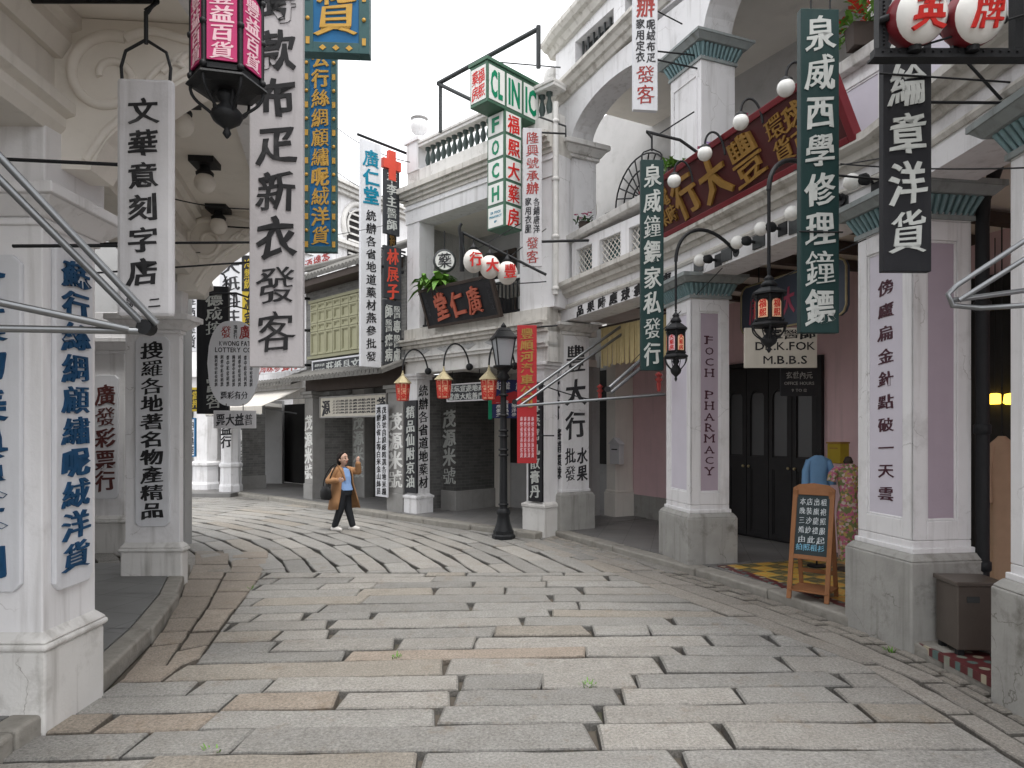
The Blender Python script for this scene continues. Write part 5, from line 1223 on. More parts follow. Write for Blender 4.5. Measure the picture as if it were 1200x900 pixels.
# --- big dark red sign over the pharmacy
BL_, BR_ = G(821, 272, 0), None
ob_ = FA2(-.12, -.19, 3.875); Lw = 2.95; lean = R(27); upv = (UP * math.cos(lean) - FA2.y * math.sin(lean))
T = Fr(ob_, FA2.x, upv); w, h = Lw, .58
root = thing('shop_sign', 'big dark red leaning sign with carved gold characters over the pharmacy front', 'sign', tuple(T(w / 2, 0)))
m = MB(); m.box(0, w, 0, h, -.05, 0, T); m.build('board', mt['red_board'], root)
m = MB()
for (a, b, c, d) in ((-.02, .045, -.02, h + .02), (w - .045, w + .02, -.02, h + .02), (.045, w - .045, -.02, .035), (.045, w - .045, h - .035, h + .02)): m.box(a, b, c, d, -.06, .025, T)
m.build('frame', mt['red_frame'], root, bevel=.006)
m = MB(); row(m, '行大豐', T, .50, 2.05, h * .5, .42, .03, .045, fill=.80); row(m, '水電', T, .10, .48, h * .68, .19, .015, .03); row(m, '果時', T, .12, .50, h * .32, .19, .015, .03)
row(m, '環球', T, 2.12, 2.6, h * .68, .2, .015, .03); row(m, '貨百', T, 2.12, 2.6, h * .32, .2, .015, .03); m.build('lettering', mt['gold2'], root)
# --- apothecary's tilted name board
a0 = hit(FC, -.12, 503); a1 = hit(FC, -.12, 588); lean = R(20); T = Fr(FC(a0, -.13, 3.33), FC.x, UP * math.cos(lean) - FC.y * math.sin(lean)); w, h = a1 - a0, .66
board('shop_sign', 'dark framed leaning board with three carved red characters, over the apothecary front', T, w, h, .05, 'black_board', [('salmon', [rw('堂仁廣', .16, .84, .5, .62, .03, .05, fill=.72)]), ('dark_grey', [col('道光二年立', .93, .85, .2, .05), col('癸卯仲秋', .07, .75, .3, .05)])], border='dark_wood', bw=.045)
# --- boards hanging inside the pharmacy's arcade
T, w, h = sframe(870, 322, 990, 392, 6.5, 0)
a0, a1 = hit(FA2, .75, 869), hit(FA2, .75, 992); T = Fr(FA2(a0, .75, 2.72), FA2.x, UP); w, h = a1 - a0, .56
root = thing('hanging_sign', 'slate blue board with rose characters and gilt corners hanging inside the pharmacy arcade', 'sign', tuple(T(w / 2, 0)))
c = .09; m = MB(); oc = [(c, 0), (w - c, 0), (w - .03, .03), (w, c), (w, h - c), (w - .03, h - .03), (w - c, h), (c, h), (.03, h - .03), (0, h - c), (0, c), (.03, .03)]; m.poly(oc, T, -.04, 0); m.build('board', mt['blue_oval'], root)
m = MB(); m.tube([T(x, y, .004) for x, y in oc], .012, 6, closed=True); m.build('frame', mt['copper'], root)
m = MB(); row(m, '房藥大煕福', T, .10, w - .10, h * .5, .30, .008, .04, fill=.62); m.build('lettering', mt['pink_letter'], root)
m = MB()
for f in (.18, .82): m.tube([T(w * f, h, -.02), T(w * f, 3.5 - 2.72, -.02)], .008, 6)
m.build('hanger', mt['iron'], root)
T, w, h = sframe(873, 384, 957, 431, 6.9, -2)
board('hanging_sign', 'cream physician board with black capitals hanging below the slate blue one', T, w, h, .03, 'cream_board', [('black', [rw('霍醫師', .30, .98, .84, .24, .004, .04), lat('DR.K.FOK', .56, .545, .20, .82), lat('M.B.B.S', .56, .20, .20, .60)])], hang=[([T(w * .1, h, 0), T(w * .1, h + .3, 0)], .006), ([T(w * .9, h, 0), T(w * .9, h + .3, 0)], .006)])
T, w, h = sframe(915, 431, 958, 464, 7.3, -2)
board('plaque', 'small black plaque with faint grey writing in front of the black double doors', T, w, h, .025, 'black_board', [('stone', [rw('玄世內元', .14, .86, .74, .26, .003, .02), lat('OFFICE HOURS', .5, .45, .11, .8, .01), lat('9 TO 12', .5, .2, .10, .4, .01)])], hang=[([T(w * .1, h, 0), T(w * .1, h + .35, 0)], .005), ([T(w * .9, h, 0), T(w * .9, h + .35, 0)], .005)])
# ------------------------------------------------------------------ lamps and lanterns
def bezier(p0, p1, p2, p3, n=14):
    return [p0 * (1 - t) ** 3 + p1 * 3 * t * (1 - t) ** 2 + p2 * 3 * t * t * (1 - t) + p3 * t ** 3 for t in [k / n for k in range(n + 1)]]
V = Vector
def globe(o, fr, r, arm, label, grp):
    """opal globe lamp; arm: 'wall' short stub on a square plate, 'neck' swan neck rising from behind"""
    root = thing('globe_lamp', label, 'lamp', tuple(o), grp); m = MB()
    if arm == 'wall':
        T = Fr(o + fr.y * .20, fr.x, UP); m.box(.02, .14, -.07, .06, -.005, .03, T)
        m.tube(bezier(o + fr.y * .2 + fr.x * .05, o + fr.y * .16 + fr.x * .04, o + fr.y * .10 + fr.x * .02 + UP * .03, o + fr.x * .01), .016, 7); m.lathe([(.045, 0), (.05, .03), (.02, .05)], n=10, fr=Fr(o + fr.x * .06 + fr.y * .04, UP, fr.x.cross(UP), fr.x * .8 + fr.y))
    else:
        m.tube(bezier(o + UP * r, o + UP * (r + .19), o + fr.y * .15 + fr.x * .06 + UP * (r + .19), o + fr.y * .17 + fr.x * .08 - UP * .02), .011, 7)
        m.lathe([(.055, r * .72), (.05, r * .95), (.02, r * 1.25)], o, 10)
    m.build('arm', mt['iron'], root); b = MB(); b.ball(o, r, 18); b.build('globe', mt['white_glass'], root); return root
wl = ((820, 305, 'globe lamp on the beam close to the teal capital of the lettered pillar'), (864, 284, 'globe lamp on the beam, second from the lettered pillar'), (892, 268, 'globe lamp on the beam just above the ornate lantern'), (928, 250, 'globe lamp on the beam at the edge of the larger green board'), (998, 213, 'globe lamp on the beam between green board and black board'))
for px, py, lb in wl:
    a = hit(FA2, -.2, px); globe(FA2(a, -.2, zat(FA2, a, -.2, py)), FA2, .066, 'wall', 'white ' + lb, 'globe lamps along the beam')
for px, py, lb in ((790, 212, 'lowest white swan neck globe lamp at the small end of the dark red sign'), (826, 180, 'white swan neck globe lamp over the small characters of the dark red sign'), (868, 143, 'white swan neck globe lamp over the middle gold characters of the dark red sign'), (921, 103, 'white swan neck globe lamp beside the larger green board')):
    a = hit(FA2, -.62, px); globe(FA2(a, -.62, zat(FA2, a, -.62, py)), FA2, .070, 'neck', lb, 'swan neck globe lamps over the red sign')
def lantern(name, label, top, s, pm, tm_, txt, arm=None, rot=0.0, cat='lantern', group=None, frame=None, zs=1.0, ext=0.0, rb=.74):
    """six sided wrought lantern hanging from `top`; s: half width of its roof"""
    root = thing(name, label, cat, tuple(top), group); c, q = math.cos(R(rot)), math.sin(R(rot))
    F = Fr(top, (c, q, 0), (-q, c, 0)); F.z = F.z * zs; UZ = UP * zs; H = lambda prof, n=6: [(r * s, z * s) for r, z in prof]
    F0 = F; F = Fr(F0(0, 0, ext * s), F0.x, F0.y); F.z = F0.z; m = MB(); m.lathe(H([(.06, 0), (.10, -.10), (.06, -.16), (.16, -.24), (.30, -.36), (.22, -.42), (.34, -.50), (.46, -.66), (.36, -.72)]), n=12, fr=F)
    m.lathe(H([(.30, -.70), (.55, -.80), (.98, -1.02), (1.0, -1.10), (.80, -1.12)]), n=6, fr=F, sm=False); m.build('roof', mt[frame or 'iron'], root)
    m = MB(); F = F0; r2 = rb + .02; ri = rb - .08
    for k in range(6):
        w = math.pi / 3 * k; m.tube([F(r2 * s * math.cos(w), r2 * s * math.sin(w), (ext - 1.11) * s), F(r2 * s * math.cos(w), r2 * s * math.sin(w), -2.36 * s)], .07 * s, 6)
        for z in (ext - 1.2, ext * .5 - 1.75, -2.3) if ext else (-1.2, -2.3): m.ball(F((rb + .04) * s * math.cos(w), (rb + .04) * s * math.sin(w), z * s), .10 * s, 8)
    m.lathe(H([(rb, ext - 1.12), (rb, ext - 1.30), (ri, ext - 1.31), (ri, -2.22), (rb, -2.23), (rb, -2.36)]), n=6, fr=F, sm=False)
    m.build('body', mt[frame or 'iron'], root); L = MB(); pn = MB()
    for k in range(6):
        w = math.pi / 3 * (k + .5); nx = F.x * math.cos(w) + F.y * math.sin(w); T = Fr(F.o + nx * (ri * s * math.cos(math.pi / 6) + .012) - UZ * 2.19 * s, UP.cross(nx), UP); hw = (.38 if ext else .26) * s; ph_ = (.66 + ext) * s * zs
        pm_ = MB(); pm_.poly([(-hw, 0), (hw, 0), (hw, ph_)] + [(hw * math.cos(R(t)), ph_ + hw * .8 * math.sin(R(t))) for t in range(15, 180, 15)] + [(-hw, ph_)], T, 0, .008); pm_.build('panel', mt[pm[k % len(pm)]], root)
        column(L, txt, T.at(0, 0, .008), 0, ph_ + .18 * s * zs, .02 * s, hw * 1.5, .003, .03)
    L.build('lettering', mt[tm_], root)
    m = MB(); m.lathe(H([(.78, -2.36), (1.05, -2.46), (1.08, -2.52), (.80, -2.60), (.50, -2.62)]), n=6, fr=F, sm=False)
    for k in range(6):
        w = math.pi / 3 * k; d = F.x * math.cos(w) + F.y * math.sin(w)
        m.tube(bezier(F.o + d * .95 * s - UZ * 2.5 * s, F.o + d * 1.0 * s - UZ * 2.9 * s, F.o + d * .6 * s - UZ * 3.0 * s, F.o + d * .38 * s - UZ * 3.20 * s, 8), .045 * s, 6)
        if k % 2: m.tube(bezier(F.o + d * .3 * s - UZ * 2.55 * s, F.o + d * .55 * s - UZ * 2.8 * s, F.o + d * .2 * s - UZ * 2.9 * s, F.o + d * .3 * s - UZ * 3.2 * s, 8), .035 * s, 6)
    m.lathe(H([(.20, -2.6), (.30, -2.75), (.16, -2.9), (.42, -3.14), (.44, -3.22), (.36, -3.36), (.14, -3.5), (.07, -3.55), (.12, -3.66), (.05, -3.76), (.0, -3.80)]), n=12, fr=F); m.build('cage', mt[frame or 'iron'], root)
    if arm:
        m = MB()
        for pts, r in arm: m.tube(pts, r, 8)
        m.build('arm', mt['iron'], root)
    return root
t = P(792, 362, 6.9); s_ = .125; w_ = FA2(hit(FA2, -.03, 862), -.03, 3.42)
lantern('hanging_lantern', 'black six sided lantern with pale and red panels beside the lettered pillar', t, s_, ['paper_peach', 'pinkwhite'], 'red', '大藥房',
        [([t, t + UP * .50], .012), (bezier(t + UP * .48, t + UP * .80, w_ + V((-.35, -.1, .36)), w_, 16), .018), ([w_, w_ + FA2.y * .05], .05)], 20, group='wrought lanterns on swan necks', zs=1.55)
t = P(901, 318, 5.05); w_ = FA2(hit(FA2, -.05, 985), -.05, 3.5)
lantern('hanging_lantern', 'black six sided lantern with peach panels and red characters before the black doors', t, .135, ['paper_peach', 'paper_peach'], 'red', '福煕',
        [([t, t + UP * .62], .013), (bezier(t + UP * .60, t + UP * .92, w_ + V((-.30, -.1, .36)), w_, 16), .018), ([w_, w_ + FA2.y * .05], .05)], 14, group='wrought lanterns on swan necks', zs=1.18)
t = P(266, -12, 3.0); lantern('hanging_lantern', 'large black lantern with magenta panels and white characters under the overhanging storey', t, .157, ['magenta'], 'pinkwhite', '豐益百貨', [([t + UP * .15, t + UP * .5, t + UP * .5 + V((-.4, .1, 0))], .014)], 14, zs=1.1, ext=.95, rb=.90)
# apothecary's three brass roofed lanterns on swan necks
def small_lantern(a, z, label):
    o = FC(a, -.55, z); root = thing('swan_neck_lantern', label, 'lantern', tuple(o), 'brass roofed lanterns on the apothecary'); F = Fr(o, CDIR, CIN); sc = .74
    F.x = F.x * sc; F.y = F.y * sc; F.z = F.z * sc
    m = MB(); m.lathe([(.012, .12), (.02, .05), (.035, .02), (.04, -.01), (.20, -.17), (.205, -.185), (.15, -.19)], n=6, fr=F, sm=False); m.build('roof', mt['copper'], root)
    m = MB()
    for k in range(6):
        w = math.pi / 3 * k; m.tube([F(.155 * math.cos(w), .155 * math.sin(w), -.19), F(.125 * math.cos(w), .125 * math.sin(w), -.57)], .012, 5)
    m.lathe([(.13, -.565), (.135, -.58), (.10, -.59)], n=6, fr=F, sm=False); m.build('frame', mt['paper_red'], root)
    m = MB(); m.lathe([(.150, -.19), (.122, -.565)], n=6, fr=F, sm=False); m.build('panel', mt['paper_peach'], root); m = MB()
    for k in range(6):
        w = math.pi / 3 * (k + .5); d = (F.x * math.cos(w) + F.y * math.sin(w)); T = Fr(o - UP * .56 * sc + d * .122, UP.cross(d), UP * 1 + d * .06); column(m, '廣仁堂', T, 0, .36 * sc, .02 * sc, .10 * sc, .004, .05)
    m.build('lettering', mt['red'], root)
    wl_ = FC(a + .02, -.02, z + .10); m = MB(); m.tube(bezier(o + UP * .08, o + UP * .55, wl_ + (o - wl_) * .15 + UP * .52, wl_, 16), .014, 7); m.ball(wl_, .06, 8); m.build('arm', mt['iron'], root)
for px, py, lb in ((472, 437, 'brass roofed red lantern by the white lettered pillar of the apothecary'), (520, 432, 'brass roofed red lantern over the middle of the apothecary front'), (573, 431, 'brass roofed red lantern half behind the street lamp')):
    a = hit(FC, -.55, px); small_lantern(a, zat(FC, a, -.55, py) - .04, lb)
# three paper lanterns in a row and the round medicine sign
bar0, bar1 = P(541, 272, 9.75), P(640, 322, 9.55)
for k, (px, py, ch, lb) in enumerate(((555, 306, '行', 'white paper lantern with a red character, outermost of three on the iron bar'), (574, 313, '大', 'white paper lantern with a red character, middle of three on the iron bar'), (594.5, 320, '豐', 'cream paper lantern with a red character, nearest the corner on the iron bar'))):
    o = P(px, py, 9.6); root = thing('paper_lantern', lb, 'lantern', tuple(o), 'paper lanterns on the iron bar')
    m = MB(); m.lathe([(.145 * math.sin(math.pi * i / 12), -.165 * math.cos(math.pi * i / 12)) for i in range(13)], o, 20); m.build('shade', mt['paper_white'], root)
    m = MB(); T = Fr(o + V((.3, -1, 0)).normalized() * .14, (1, .3, 0), UP); put(m, ch, T, 0, 0, .17, .19, .012, .05); m.build('lettering', mt['red'], root)
    m = MB(); m.lathe([(.05, .16), (.07, .17), (.03, .21), (.015, .25)], o, 10); m.tube([o + UP * .2, o + UP * (.30 + .012 * k)], .010, 6)
    if k == 0: m.tube([bar0, bar0 + V((.0, .05, -.55))], .035, 6); m.tube(bezier(bar0 + V((0, 0, .12)), bar0 + V((-.08, 0, .04)), bar0 + V((.02, 0, -.1)), bar0 + V((.06, 0, -.5))), .022, 6)
    if k == 1: m.tube([bar0, bar1], .02, 7); m.tube([P(640, 268, 10.0), P(560, 330, 9.8)], .007, 5); m.tube([P(545, 300, 9.75), P(610, 262, 9.9)], .007, 5)
    m.build('hook', mt['iron'], root)
o = P(521, 306, 11.3); F = Fr(o, (1, .15, 0), UP); m = MB(); root = thing('round_sign', 'round black edged medicine sign hanging in the shophouse loggia', 'sign', tuple(o))
m.lathe([(.0, -.04), (.17, -.04), (.19, -.03), (.19, .03), (.165, .045)], n=24, fr=F); m.build('rim', mt['iron_grey'], root); m = MB(); m.lathe([(.155, .044), (.155, .05)], n=24, fr=F); m.build('face', mt['signface'], root)
m = MB(); put(m, '藥', F.at(0, 0, .05), 0, 0, .22, .24, .006, .03); m.build('lettering', mt['dark_grey'], root); m = MB(); m.tube([o + UP * .19, o + UP * .5], .01, 6); m.build('hanger', mt['iron'], root)
# frosted dome lamps on the shaded soffit
for px, py, Y, lb in ((212, 97, 4.6, 'half hidden behind the seal cutting board'), (240, 180, 5.7, 'below the magenta lantern'), (256, 238, 6.9, 'just above the scroll bracket')):
    o = V(((px - CX) / FPX * Y, Y, 3.85)); root = thing('soffit_lamp', 'black mounted frosted globe lamp on the shaded soffit, ' + lb, 'lamp', tuple(o), 'globe lamps on the shaded soffit'); m = MB()
    m.box(-.10, .10, -.10, .10, -.05, -.001, Fr(o, (1, .1, 0), (-.1, 1, 0))); m.lathe([(.04, -.05), (.04, -.08), (.072, -.11), (.07, -.13)], o, 12); m.build('mount', mt['iron'], root)
    m = MB(); m.ball(o - UP * .195, .085, 16); m.build('globe', mt['soffit'], root)
# red and white drum lanterns in an iron frame
root = thing('lantern_frame', 'black iron frame holding two round shop lanterns above the black dry goods board', 'frame', tuple(P(1115, 62, 3.5))); F = Fr(P(1030, 68, 3.5), (1, 0, 0), UP); m = MB()
w = .80; m.box(-.02, w + .5, 0.013, .052, -.05, 0, F); m.box(-.03, w + .5, .0, .012, -.06, .012, F); m.box(0, .05, .053, .75, -.05, 0, F); m.box(.395, .425, .053, .75, -.05, -.02, F); m.box(.70, .745, .053, .75, -.05, 0, F); m.box(-.02, w + .5, .75, .80, -.05, 0, F)
for k in range(30): m.ball(F(.02 + k * .043, .034, .003), .0065, 6); m.ball(F(.025, .07 + k * .02, .003), .0065, 6)
m.build('frame', mt['iron'], root); m = MB(); m.tube([F(.2, .05, .02), F(1.0, .29, .02)], .006, 6); m.tube([F(w + .5, .02, -.06), F(w + .9, .1, 0)], .02, 6); m.build('stay', mt['iron'], root)
for px, ch, lb in ((1075, '英', 'red backed round white lantern with a red character, next to the frame post'), (1143, '牌', 'red backed round white lantern with a red character, farther from the frame post')):
    o = P(px, 20, 3.46); root = thing('drum_lantern', lb, 'lantern', tuple(o), 'drum lanterns in the iron frame'); ax = V((.12, -1, -.22)).normalized(); F = Fr(o, V((1, .12, 0)), ax.cross(V((1, .12, 0)))); F.z = ax
    m = MB(); m.lathe([(.02, -.14), (.10, -.12), (.135, -.06), (.142, -.01), (.138, .03)], n=28, fr=F); m.build('drum', mt['red_frame'], root)
    m = MB(); m.lathe([(.136, .03), (.130, .05), (.10, .078), (.05, .095), (.0, .10)], n=28, fr=F); m.build('glass', mt['white_glass'], root)
    m = MB(); put(m, ch, F.at(0, 0, .088), 0, 0, .15, .16, .014, .05); m.build('lettering', mt['red'], root)
    m = MB(); m.lathe([(.03, 0), (.03, .03)], n=10, fr=Fr(o + V((0, .02, -.165)), (1, 0, 0), (0, 1, 0))); m.tube([o + V((-.14, 0, 0)), o + V((-.17, .03, 0))], .018, 7); m.tube([o + V((.14, 0, 0)), o + V((.17, .03, 0))], .018, 7); m.build('mount', mt['iron'], root)
# street lamp
o = G(590, 631, 0); root = thing('street_lamp', 'dark green cast iron street lamp on the paving before the apothecary', 'street lamp', tuple(o)); m = MB()
m.lathe([(.17, 0), (.17, .05), (.15, .07), (.15, .12)], o, 8, sm=False); m.lathe([(.14, .12), (.13, .15), (.10, .24), (.085, .34), (.10, .37), (.10, .40), (.075, .44)], o, 16); m.build('base', mt['iron'], root)
m = MB(); m.lathe([(.060, .42), (.054, 1.28), (.054, 1.52), (.046, 1.9), (.042, 2.15), (.038, 2.34)], o, 16)
for z in (.50, 1.22, 1.30, 1.50, 1.58, 1.80, 2.10): m.lathe([(.05, z - .02), (.074, z - .008), (.074, z + .008), (.05, z + .02)], o, 16)
m.build('pole', mt['iron'], root)
m = MB(); m.lathe([(.045, 2.30), (.10, 2.36), (.06, 2.42), (.11, 2.49), (.15, 2.50), (.15, 2.53)], o, 16); T = Fr(o, (.97, .25, 0), (-.25, .97, 0))
for sx in (-1, 1):
    for sy in (-1, 1): m.tube([T(sx * .09, sy * .09, 2.53), T(sx * .145, sy * .145, 2.93)], .010, 6)
m.frust((-.165, .165, -.165, .165), (-.10, .10, -.10, .10), 2.94, 3.03, T); m.box(-.17, .17, -.17, .17, 2.915, 2.94, T); m.frust((-.10, .10, -.10, .10), (-.07, .07, -.07, .07), 3.035, 3.08, T); m.lathe([(.03, 3.08), (.045, 3.11), (.02, 3.14), (.0, 3.17)], o, 10); m.build('lamp_head', mt['iron'], root)
m = MB(); m.frust((-.085, .085, -.085, .085), (-.139, .139, -.139, .139), 2.532, 2.913, T); m.build('glass', mt['glass_pale'], root)

# ------------------------------------------------------------------ folding awning arms
def awning(label, rods, r=.022):
    root = thing('folding_awning_frame', label, 'awning frame', tuple(rods[0][0])); m = MB()
    for pts in rods: m.tube(pts, r, 8)
    m.build('rod', mt['steel'], root); m = MB()
    e = V(rods[0][-1]); m.lathe([(.035, -.03), (.035, .03)], n=12, fr=Fr(e, UP, (1, 0, 0))); m.build('joint', mt['iron'], root); return root
awning('grey folding awning arm with double rods crossing the blue lettered pier', [[P(-60, 150, 2.7), P(172, 384, 3.15)], [P(-60, 120, 2.7), P(184, 380, 3.15)], [P(-60, 384, 2.75), P(170, 388, 3.15)], [P(-60, 342, 2.7), P(150, 386, 3.1)]], .0165)
awning('grey folding awning arm with a rounded elbow in front of the mauve panelled pillar', [[P(1262, 242, 3.3), P(1122, 334, 3.5), P(1111, 345, 3.5), P(1116, 358, 3.5), P(1150, 361, 3.5), P(1262, 354, 3.3)], [P(1262, 265, 3.3), P(1124, 352, 3.48)], [P(1116, 352, 3.52), P(1262, 332, 3.5)]], .014)
awning('grey folding awning arm crossing the fruit shop pillar', [[P(727, 383, 9.9), P(603, 471, 9.2)], [P(731, 390, 9.9), P(607, 477, 9.2)], [P(780, 462, 9.0), P(604, 476, 9.2)]], .020)
awning('short grey awning arm beside the lettered pillar of the pharmacy', [[P(760, 414, 8.6), P(712, 456, 8.2)], [P(764, 420, 8.6), P(716, 460, 8.2)]], .022)

# ------------------------------------------------------------------ things on the arcade pavement
# chalkboard
o = FA2(hit(FA2, .03, 949), .03, HR) ; yaw = R(-40); X = V((math.cos(yaw), math.sin(yaw), 0)); Yv = V((-math.sin(yaw), math.cos(yaw), 0)); o = V((2.71, 6.15, HR + .004))
root = thing('chalkboard', 'wooden A frame chalkboard with white and blue writing beside the pharmacy doors', 'sign', tuple(o)); w = .36; hh = .98; lean = .20; up1 = (UP * hh + Yv * lean).normalized(); T = Fr(o - X * w / 2 - Yv * .17, X, up1); H = 1.0; m = MB()
for a in (0, w - .04): m.box(a, a + .04, 0, H, -.025, 0, T)
m.box(.04, w - .04, H - .06, H + .02, -.024, -.001, T); m.box(.04, w - .04, .36, .40, -.024, -.001, T); m.poly([(.0, H), (w, H), (w * .85, H + .035), (w * .5, H + .05), (w * .15, H + .035)], T, -.025, 0); m.build('front_frame', mt['wood'], root, bevel=.003)
m = MB(); m.box(.04, w - .04, .40, H - .06, -.02, -.010, T); m.build('panel', mt['chalk'], root)
m = MB(); Tt = T.at(0, 0, -.010)
for k, s_ in enumerate(('本店出租', '晚裝旗袍', '三沙龍照', '婚紗禮服', '由此起')): row(m, s_, Tt, .06, w - .06, H - .12 - .085 * k, .062, .002, .0, fill=.8)
m.build('chalk_writing', mt['chalk_white'], root); m = MB(); row(m, '拍照租衫', Tt, .05, w - .06, .47, .06, .002, .0, fill=.9); m.build('chalk_writing', mt['chalk_blue'], root)
T2 = Fr(o - X * w / 2 + Yv * .20, X, (UP * hh - Yv * .17).normalized()); m = MB()
for a in (0.01, w - .05): m.box(a, a + .035, 0, H - .02, 0, .022, T2)
m.box(.04, w - .05, .2, .235, .002, .02, T2); m.build('rear_frame', mt['wood'], root); m = MB(); m.box(-w / 2 + .01, w / 2 - .01, -.16, .19, .07, .085, Fr(o, X, Yv, UP)); m.build('shelf', mt['wood'], root, bevel=.003)
# metal box by the pillar
fb = P3 = PIL['p3']; o = V((3.13, 4.70, HR)); F = Fr(o, (.995, -.06, 0), (.06, .995, 0)); root = thing('metal_box', 'taupe metal box on small feet beside the grey pillar base', 'box', tuple(o)); m = MB(); m.box(-.14, .16, -.14, .12, .04, .47, F); m.build('body', mt['box_metal'], root, bevel=.008)
m = MB(); m.box(-.155, .175, -.155, .135, .47, .50, F); m.build('lid', mt['box_metal'], root, bevel=.006); m = MB(); m.box(.168 - .008, .166, -.12, .10, .30, .42, F); m.box(.16, .166, -.12, .10, .1, .27, F); m.box(-.08, .0, -.146, -.139, .36, .40, F); m.build('door_panel', mt['iron_grey'], root)
for sx in (-.11, .13):
    for sy in (-.11, .09): MB().box(sx - .02, sx + .02, sy - .02, sy + .02, 0, .04, F).build('foot', mt['iron'], root)
# clothes on display
fm, t_, b_ = nodes('floral_cloth'); pos = N(t_, 'ShaderNodeNewGeometry').outputs['Position']; vo = N(t_, 'ShaderNodeTexVoronoi', Scale=30.0); t_.links.new(pos, vo.inputs['Vector']); sp = N(t_, 'ShaderNodeSeparateColor'); t_.links.new(vo.outputs['Color'], sp.inputs[0])
c_ = mixc(t_, ramp(t_, sp.outputs[0], .35, .45), (.58, .48, .45), (.50, .14, .24)); c_ = mixc(t_, ramp(t_, sp.outputs[1], .62, .70), c_, (.17, .21, .08)); c_ = mixc(t_, ramp(t_, sp.outputs[2], .75, .8), c_, (.48, .34, .12)); t_.links.new(c_, b_.inputs['Base Color']); b_.inputs['Roughness'].default_value = .7
def loft(mb, rings, fr, n=24, mi=0, fold=0.0, seed=1):
    """rings: (z, cx, cy, rx, ry)"""
    q = random.Random(seed); ph = q.uniform(0, 6); vs = []
    for (z, cx, cy, rx, ry) in rings:
        for k in range(n):
            w = 2 * math.pi * k / n; f = 1 + fold * math.sin(w * 5 + ph + z * 2) * (1 if z < rings[0][0] * .9 else .2); vs.append(fr(cx + rx * f * math.cos(w), cy + ry * f * math.sin(w), z))
    fs = [(i * n + k, i * n + (k + 1) % n, (i + 1) * n + (k + 1) % n, (i + 1) * n + k) for i in range(len(rings) - 1) for k in range(n)]
    mb.add(vs, fs, mi, True); mb.add(vs[:n], [tuple(range(n))], mi); mb.add(vs[-n:], [tuple(range(n))], mi)
o = P(994, 560, 7.35); o.z = HR; F = Fr(o, (1, 0, 0), (0, 1, 0)); root = thing('dress_form', 'mannequin in a floral pink dress standing by the pink wall', 'mannequin', tuple(o)); m = MB()
loft(m, [(1.15, 0, 0, .055, .045), (1.11, 0, 0, .11, .055), (1.05, 0, 0, .135, .072), (.94, 0, 0, .112, .074), (.80, 0, 0, .086, .06), (.66, 0, 0, .118, .08), (.52, 0, 0, .125, .082), (.30, 0, 0, .106, .07), (.10, 0, 0, .10, .065)], F, fold=.05)
for s_ in (-1, 1): m.tube([F(s_ * .11, 0, 1.10), F(s_ * .17, 0, 1.03), F(s_ * .185, 0, .96)], [.04, .048, .045], 10)
m.build('dress', fm, root); m = MB(); m.lathe([(.04, 1.13), (.035, 1.22), (.05, 1.25), (.03, 1.30), (.0, 1.31)], o - UP * HR, 12); m.tube([F(0, 0, 0), F(0, 0, .2)], .02, 8); m.lathe([(.12, 0), (.12, .02), (.03, .04)], o, 16); m.build('stand', mt['dark_wood'], root)
o = P(959, 555, 7.5); F = Fr(o, (1, 0, 0), (0, 1, 0)); root = thing('hanging_shirt', 'light blue shirt on display between the black doors and the floral dress', 'shirt', tuple(o)); bl = M('blue_cotton', (.17, .33, .55), .8, .12, 12, .15, 40); m = MB()
loft(m, [(.20, 0, 0, .04, .03), (.185, 0, 0, .07, .035), (.15, 0, 0, .125, .04), (.0, 0, 0, .115, .045), (-.12, 0, 0, .12, .05), (-.24, 0, 0, .14, .055)], F, fold=.10)
for s_ in (-1, 1): m.tube([F(s_ * .105, 0, .145), F(s_ * .145, -.01, .03), F(s_ * .150, -.015, -.12)], [.032, .038, .040], 10)
m.build('cloth', bl, root); m = MB(); m.tube([F(0, 0, .2), F(0, 0, .26), F(.02, 0, .28)], .006, 6); m.tube([F(0, .04, -.2), F(0, .04, o.z * -1 + HR)], .012, 6); m.lathe([(.1, HR), (.1, HR + .02)], V((o.x, o.y + .04, 0)), 14); m.build('stand', mt['iron'], root)
o = P(1174, 600, 6.0); o.z = HR; F = Fr(o, (1, 0, 0), (0, 1, 0)); root = thing('hanging_gown', 'long beige gown hanging in the dark shop behind the drainpipe', 'gown', tuple(o)); m = MB(); loft(m, [(1.46, 0, 0, .03, .025), (1.44, 0, 0, .05, .035), (1.40, 0, 0, .10, .05), (1.33, 0, 0, .125, .055), (1.15, .01, 0, .11, .05), (.9, .01, 0, .10, .05), (.6, .02, 0, .12, .06), (.2, .04, 0, .14, .07)], F, fold=.16)
for s_ in (-1, 1): m.tube([F(s_ * .10, 0, 1.37), F(s_ * .15, -.01, 1.15), F(s_ * .155, -.02, .88)], [.04, .045, .05], 10)
m.build('cloth', M('beige_cloth', (.46, .31, .21), .85, .15, 8, .1), root); m = MB(); m.tube([F(0, 0, 1.44), F(0, 0, 3.3)], .006, 5); m.build('hanger', mt['iron'], root)
